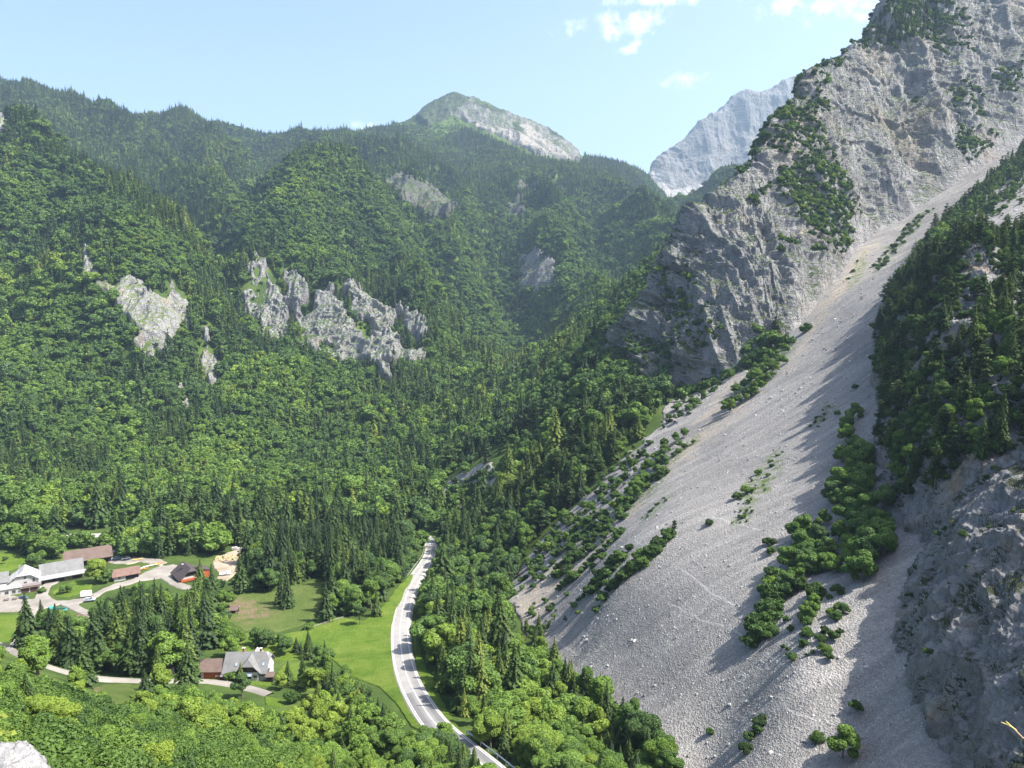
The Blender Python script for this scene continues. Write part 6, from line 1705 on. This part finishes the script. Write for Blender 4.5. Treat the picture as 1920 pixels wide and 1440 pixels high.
# pickup in the log yard
t = thing('flatbed_van', 422, 1080, math.radians(18), 'white flatbed van on the pale ground of the log yard', 'van', None, .45)
MB().box((1.7, 0, 1.3), (1.7, 1.9, 1.6)).build('cab', M['white_paint'], t, .1); MB().box((2.56, 0, 1.65), (.05, 1.6, .6)).build('windscreen', GLASS, t); MB().box((-.9, 0, .85), (3.4, 2.0, .2)).build('load_bed', M['white_paint'], t)
for y in (-.98, .98): MB().box((-.9, y, 1.1), (3.4, .06, .35)).build('side_board', M['white_paint'], t)
for x in (1.7, -1.5):
    for y in (-.85, .85): wheel(t, x, y, .34)
# kayaks beside the garage
def kayak(u, v, rz, mat, label):
    r = thing('kayak', u, v, rz, label, 'kayak', 'boats laid out beside the garage', .55)
    bm = bmesh.new(); n = 13; ring = []
    for i in range(n):
        q = i / (n - 1); x = (q - .5) * 4.6; w = .36 * math.sin(math.pi * min(max(q, .02), .98)) ** .7; z = .10 * (2 * q - 1) ** 4
        ring.append([bm.verts.new((x, w * math.cos(a), z + .22 + .2 * math.sin(a))) for a in [k * math.pi / 4 for k in range(8)]])
    for i in range(n - 1):
        for k in range(8): bm.faces.new([ring[i][k], ring[i][(k + 1) % 8], ring[i + 1][(k + 1) % 8], ring[i + 1][k]])
    bm.faces.new(ring[0][::-1]); bm.faces.new(ring[-1])
    me = bpy.data.meshes.new('hull'); bmesh.ops.recalc_face_normals(bm, faces=bm.faces); bm.to_mesh(me); bm.free(); me.materials.append(mat)
    o = bpy.data.objects.new('hull', me); COL.objects.link(o); o.parent = r
    MB().cyl((0, 0, .36), (0, 0, .46), .30, .26).build('cockpit', SM('black_cockpit', (.02, .02, .02), .5), r)
YEL = SM('yellow_plastic', (.75, .48, .07), .4); ORA = SM('orange_plastic', (.75, .20, .04), .4)
kayak(263, 1068, A33, M['white_paint'], 'white kayak lying nearest the open garage bay'); kayak(269, 1069, A33, ORA, 'orange kayak on the grass beside the drive'); kayak(277, 1064, A33, M['white_paint'], 'white kayak between the two orange ones')
kayak(285, 1062, A33, M['white_paint'], 'second white kayak, beside the yellow one'); kayak(291, 1061, A33, YEL, 'yellow kayak on top of the boats beside the drive'); kayak(298, 1058, A33, ORA, 'orange red kayak at the far end of the boats'); kayak(258, 1051, A33, YEL, 'yellow boat behind the right end of the garage roof')
# logs
LOGM = SM('sawn_log', (.52, .38, .22), .85, stretch=(.6, 6, 6))
lm = bpy.data.meshes.new('log'); bm = bmesh.new(); bmesh.ops.create_cone(bm, segments=9, cap_ends=True, radius1=.24, radius2=.19, depth=2.6, matrix=Matrix.Rotation(math.pi / 2, 4, 'Y')); bm.to_mesh(lm); bm.free(); lm.materials.append(LOGM)
_lc = hit(424, 1049)
for i in range(110):
    o = bpy.data.objects.new('log', lm); COL.objects.link(o)
    a = RNG.random() * 6.283; rr = 4.6 * math.sqrt(RNG.random()); x, y = _lc[0] + rr * math.cos(a) * 1.25, _lc[1] + rr * math.sin(a)
    o.location = (x, y, ground_z(x, y) + .6 + 1.9 * (1 - rr / 4.8) * RNG.random()); o.rotation_euler = (RNG.normal() * .2, RNG.normal() * .35, RNG.random() * 6.283); o.scale = (RNG.uniform(.7, 1.3), 1, 1)
    tag(o, 'pale sawn log in the jumbled heap of the log yard', 'log', 'logs heaped in the log yard')
# timber stack at the back of the log yard
PLANK = SM('grey_planks', (.40, .38, .36), .8, stretch=(.5, 5, 5))
for k, (u, v, lab) in enumerate([(452, 1032, 'long stack of grey boards at the back edge of the log yard'), (440, 1031, 'shorter stack of grey boards beside the log heap')]):
    t = thing('board_stack', u, v, math.radians(24), lab, 'boards', None, .4)
    for i in range(4): MB().box((0, 0, .2 + i * .32), (5.5 - k * 2 - .2 * i, 1.5, .26)).build('board_layer', PLANK, t)
# brush heap
t = thing('brush_heap', 155, 1160, 0, 'brown heap of cut branches on the bare soil below the drive', 'brush heap', None, .3)
mb = MB()
for i in range(150):
    a = RNG.random() * 6.283; rr = 3.4 * math.sqrt(RNG.random()); c = Vector((rr * math.cos(a) * 1.3, rr * math.sin(a), .2 + 1.3 * (1 - rr / 3.6) * RNG.random())); d = Vector((RNG.normal(), RNG.normal(), RNG.normal() * .3)).normalized() * RNG.uniform(.5, 1.2)
    mb.cyl(c - d, c + d, .06, .02, 5)
mb.build('branches', SM('dead_wood', (.22, .15, .10), .9), t)
# covered pile by the long barn
t = thing('covered_pile', 217, 1035, .3, 'white tarpaulin over a pile with a red end, right of the long brown barn', 'tarpaulin', None, .3)
bm = bmesh.new(); bmesh.ops.create_icosphere(bm, subdivisions=3, radius=1.0)
for v_ in bm.verts: v_.co = Vector((v_.co.x * 1.5, v_.co.y * 1.0, max(v_.co.z, -.2) * 1.5)) * (1 + .10 * math.sin(v_.co.x * 9 + v_.co.y * 5))
me = bpy.data.meshes.new('cover'); bm.to_mesh(me); bm.free(); me.materials.append(SM('white_tarpaulin', (.72, .70, .74), .5)); o = bpy.data.objects.new('cover', me); COL.objects.link(o); o.parent = t
MB().box((1.3, .2, 1.3), (.9, .9, .5)).build('red_crate', SM('red_plastic', (.55, .04, .03), .5), t, .05)
# garden parasol, tables before the farmhouse
t = thing('parasol', 18, 1123, 0, 'closed white parasol standing before the farmhouse wall', 'parasol', None, .45)
MB().cyl((0, 0, 0), (0, 0, 2.5), .04).build('pole', M['black_steel'], t); MB().cyl((0, 0, .9), (0, 0, 2.4), .22, .06).build('canopy', M['white_tarpaulin'], t); MB().cyl((0, 0, 0), (0, 0, .12), .35).build('base', STONEW, t)
for u, v, lab in ((28, 1126, 'dark wooden table set on the paving left of the blue estate car'), (12, 1128, 'wooden table near the closed parasol')):
    t = thing('garden_table', u, v, .5, lab, 'table', 'tables before the farmhouse', .45)
    MB().box((0, 0, .74), (2.0, .8, .06)).build('tabletop', DARKWOOD, t)
    for y in (-.75, .75): MB().box((0, y, .44), (2.0, .3, .05)).build('bench_seat', DARKWOOD, t)
    for x in (-.8, .8):
        MB().box((x, 0, .36), (.1, 1.5, .08)).build('leg', DARKWOOD, t)
# guard rails
GALV = SM('galvanised_steel', (.50, .52, .55), .4, metal=.5, var=.08)
def guard_rail(i0, i1, side, label):
    c = RC[i0:i1]; r = RR[i0:i1]
    root = bpy.data.objects.new('guard_rail', None); COL.objects.link(root); tag(root, label, 'guard rail'); root.location = (c[0][0], c[0][1], c[0][2])
    o0 = np.array(root.location)
    pts = np.concatenate([c[:, :2] + r * side, c[:, 2:] + .45], 1) - o0
    prof = [(-.05, .45), (.05, .52), (-.05, .60), (.05, .68), (-.05, .78)]
    V = np.stack([np.concatenate([pts[:, :2] + r * (a * math.copysign(1, -side)), pts[:, 2:] + b_], 1) for a, b_ in prof], 1)
    V2 = np.stack([np.concatenate([pts[:, :2] + r * ((a + .04) * math.copysign(1, side)), pts[:, 2:] + b_], 1) for a, b_ in prof[::-1]], 1)
    VV = np.concatenate([V, V2, V[:, :1]], 1); n, k = VV.shape[:2]
    mesh_np('rail', VV.reshape(-1, 3), grid_quads(n, k), GALV, False, None, root)
    pm = None
    for p in pts[::2]:
        if pm is None: po = MB().box((0, 0, .2), (.1, .12, 1.1)).build('post', GALV, root); pm = po.data
        else: po = bpy.data.objects.new('post', pm); COL.objects.link(po); po.parent = root
        po.location = p
_vis = np.flatnonzero((_rv > 1385) & (_rv < 1500))
if len(_vis): guard_rail(_vis.min(), _vis.max() + 1, 4.1 if False else (4.1 if proj(np.append(RC[_vis[0]][:2] + RR[_vis[0]] * 4, RC[_vis[0]][2]))[0] > _ru[_vis[0]] else -4.1), 'grey steel guard rail along the shaded road at the bottom')
_vis = np.flatnonzero((_rv > 1011) & (_rv < 1085) & (_ru > 760))
_sgn = 1 if proj(np.append(RC[_vis[0]][:2] + RR[_vis[0]] * 4, RC[_vis[0]][2]))[0] > _ru[_vis[0]] else -1
guard_rail(_vis.min(), _vis.max() + 1, -4.2 * _sgn, 'thin guard rail on the left edge of the far road bend'); _v2 = _vis[_rv[_vis] < 1050]
guard_rail(_v2.min(), _v2.max() + 1, 4.2 * _sgn, 'thin guard rail round the outer right side of the far road bend')
# wire fence at the meadow corner
t = thing('field_fence', 572, 1183, 0, 'short weathered wooden fence at the corner between pasture and meadow', 'fence', None, 0)
for i in range(7): MB().box((i * 2.0, i * 2.1, .55 + (ground_z(t.location.x + i * 2, t.location.y + i * 2.1) - t.location.z)), (.12, .12, 1.5)).build('post', SM('old_post', (.33, .30, .27), .9), t)
_a = Vector((0, 0, .9)); _b = Vector((12, 12.6, .9 + ground_z(t.location.x + 12, t.location.y + 12.6) - t.location.z))
for dz in (0, .35): MB().cyl(_a + Vector((0, 0, dz - .2)), _b + Vector((0, 0, dz - .2)), .05, None, 6).build('rail', M['old_post'], t)

# ------------------------------------------------------------------ rocks, dead wood
def rock_outcrop():
    r0 = unproj(6, 1476, 44.0)
    root = bpy.data.objects.new('rock_outcrop', None); COL.objects.link(root); root.location = r0
    tag(root, 'bright white limestone knob in the lower left corner', 'rock')
    bm = bmesh.new(); bmesh.ops.create_icosphere(bm, subdivisions=6, radius=1.0)
    co = np.array([v.co[:] for v in bm.verts]); p = co * np.array([2.5, 2.2, 2.1])
    w = p + .5 * np.stack([fbm(p / 1.4, 3, 901), fbm(p / 1.4, 3, 905), fbm(p / 1.4, 3, 909)], 1)
    d = fbm(w * np.array([1, 1, .45]) / 1.1, 5, 911, .55, True) * .75 + fbm(p / .35, 4, 915, .6) * .10
    p = p + co * d[:, None]
    for v, q in zip(bm.verts, p): v.co = q
    for f in bm.faces: f.smooth = True
    me = bpy.data.meshes.new('rock'); bm.to_mesh(me); bm.free()
    m = mat_rock('white_limestone', 0.95, 0, .2, 9.0, .16, slope=.85); me.materials.append(m)
    o = bpy.data.objects.new('rock', me); COL.objects.link(o); o.parent = root
    MB().cyl((0, 0, -14), (0, 0, -.5), 3.4, 1.9, 16).build('rock_foot', m, root)
rock_outcrop()
def dead_trunk(name, g, tilt, H, mat, label, lean=(0, 0), twigs=10):
    r = bpy.data.objects.new(name, None); COL.objects.link(r); r.location = g; tag(r, label, 'dead tree')
    ch = [[((0, 0, -.8), H * .022), ((lean[0] * .4, lean[1] * .4, H * .5), H * .016), ((lean[0], lean[1], H), .04)]]
    tw = []
    for k in range(twigs):
        q = RNG.uniform(.35, .98); a = RNG.random() * 6.283; b_ = np.array([lean[0] * q, lean[1] * q, H * q]); ln = H * .16 * (1.1 - q) + .4
        tw.append([(tuple(b_), .05), (tuple(b_ + np.array([math.cos(a) * ln, math.sin(a) * ln, ln * .2])), .02)])
    for nm, c in (('trunk', ch), ('branch', tw)):
        v, q = tubes(c, 6); o = mesh_np(nm, v, q, mat, True, None, r)
dead_trunk('dead_tree', hit(833, 668), 0, 14, SM('ochre_dead_wood', (.62, .36, .10), .8), 'leaning ochre dead trunk in the shaded gully forest', (5.0, 0), 4)
dead_trunk('dead_tree', hit(845, 790), 0, 15, SM('brown_dead_wood', (.20, .12, .08), .9), 'brown dead conifer in the valley centre below the gully', (.3, 0), 160)
def scree_log(u, v, rz, L, label):
    g = scree_pt(u, v); r = bpy.data.objects.new('dead_log', None); COL.objects.link(r); r.location = g; r.rotation_euler = (0, 0, rz); tag(r, label, 'log')
    ch = [[((-L / 2, 0, .5), .28), ((0, .1, .55), .24), ((L / 2, 0, .7), .12)]]
    tw = [[((q * L, 0, .6), .07), ((q * L + .5, s_ * RNG.uniform(.5, 1.1), .9), .02)] for q, s_ in ((.1, 1), (.22, -1), (.33, 1), (.4, -1))]
    for nm, c in (('trunk', ch), ('branch', tw)):
        vv, qq = tubes(c, 7); mesh_np(nm, vv, qq, SM('bleached_wood', (.60, .56, .50), .85), True, None, r)
scree_log(1566, 600, .9, 7, 'bleached fallen trunk on the upper scree below the cliff foot'); scree_log(1617, 558, 1.2, 6, 'shorter bleached trunk higher on the scree, close to its middle'); scree_log(1652, 603, .2, 5, 'bleached trunk beside the crag edge on the upper scree')
def lit_branch():
    a, b_ = unproj(1945, 1398, 62.0), unproj(1889, 1357, 60.0); m = (a + b_) / 2 + np.array([0, 0, -.25])
    r = bpy.data.objects.new('bare_branch', None); COL.objects.link(r); r.location = a; tag(r, 'single sunlit bare branch with yellow tip in the lower right corner', 'branch')
    v, q = tubes([[((0, 0, 0), .07), (tuple(m - a), .06), (tuple((b_ - a) * .86), .06), (tuple(b_ - a), .015)]], 7); mesh_np('stem', v, q, SM('pale_branch', (.62, .42, .28), .7), True, None, r)
    e = b_ - a; tw = [[(tuple(e * q), .06), (tuple(e * (q + .2) + RNG.normal(size=3) * .12), .015)] for q in np.linspace(.72, .92, 9)]
    v, q = tubes(tw, 5); mesh_np('tip', v, q, SM('yellow_tip', (.75, .62, .22), .7), True, None, r)
lit_branch()

# ------------------------------------------------------------------ the hazy mountain air
def build_haze():
    m, nt, out = new_mat('valley_haze')
    pv = N(nt, 'ShaderNodeVolumePrincipled')
    pv.inputs['Color'].default_value = (0.55, 0.76, 1.0, 1); pv.inputs['Density'].default_value = HAZE
    pv.inputs['Anisotropy'].default_value = 0.25
    lk(nt, pv.outputs[0], out.inputs['Volume'])
    lo, hi = (-6200, -300, -190), (6200, 5600, 1480)
    v = [(x, y, z) for x in (lo[0], hi[0]) for y in (lo[1], hi[1]) for z in (lo[2], hi[2])]
    o = mesh_np('haze', v, [(0, 1, 3, 2), (4, 6, 7, 5), (0, 4, 5, 1), (2, 3, 7, 6), (0, 2, 6, 4), (1, 5, 7, 3)], m, False)
    o['kind'] = 'stuff'
HAZE = 0.82e-4
build_haze()
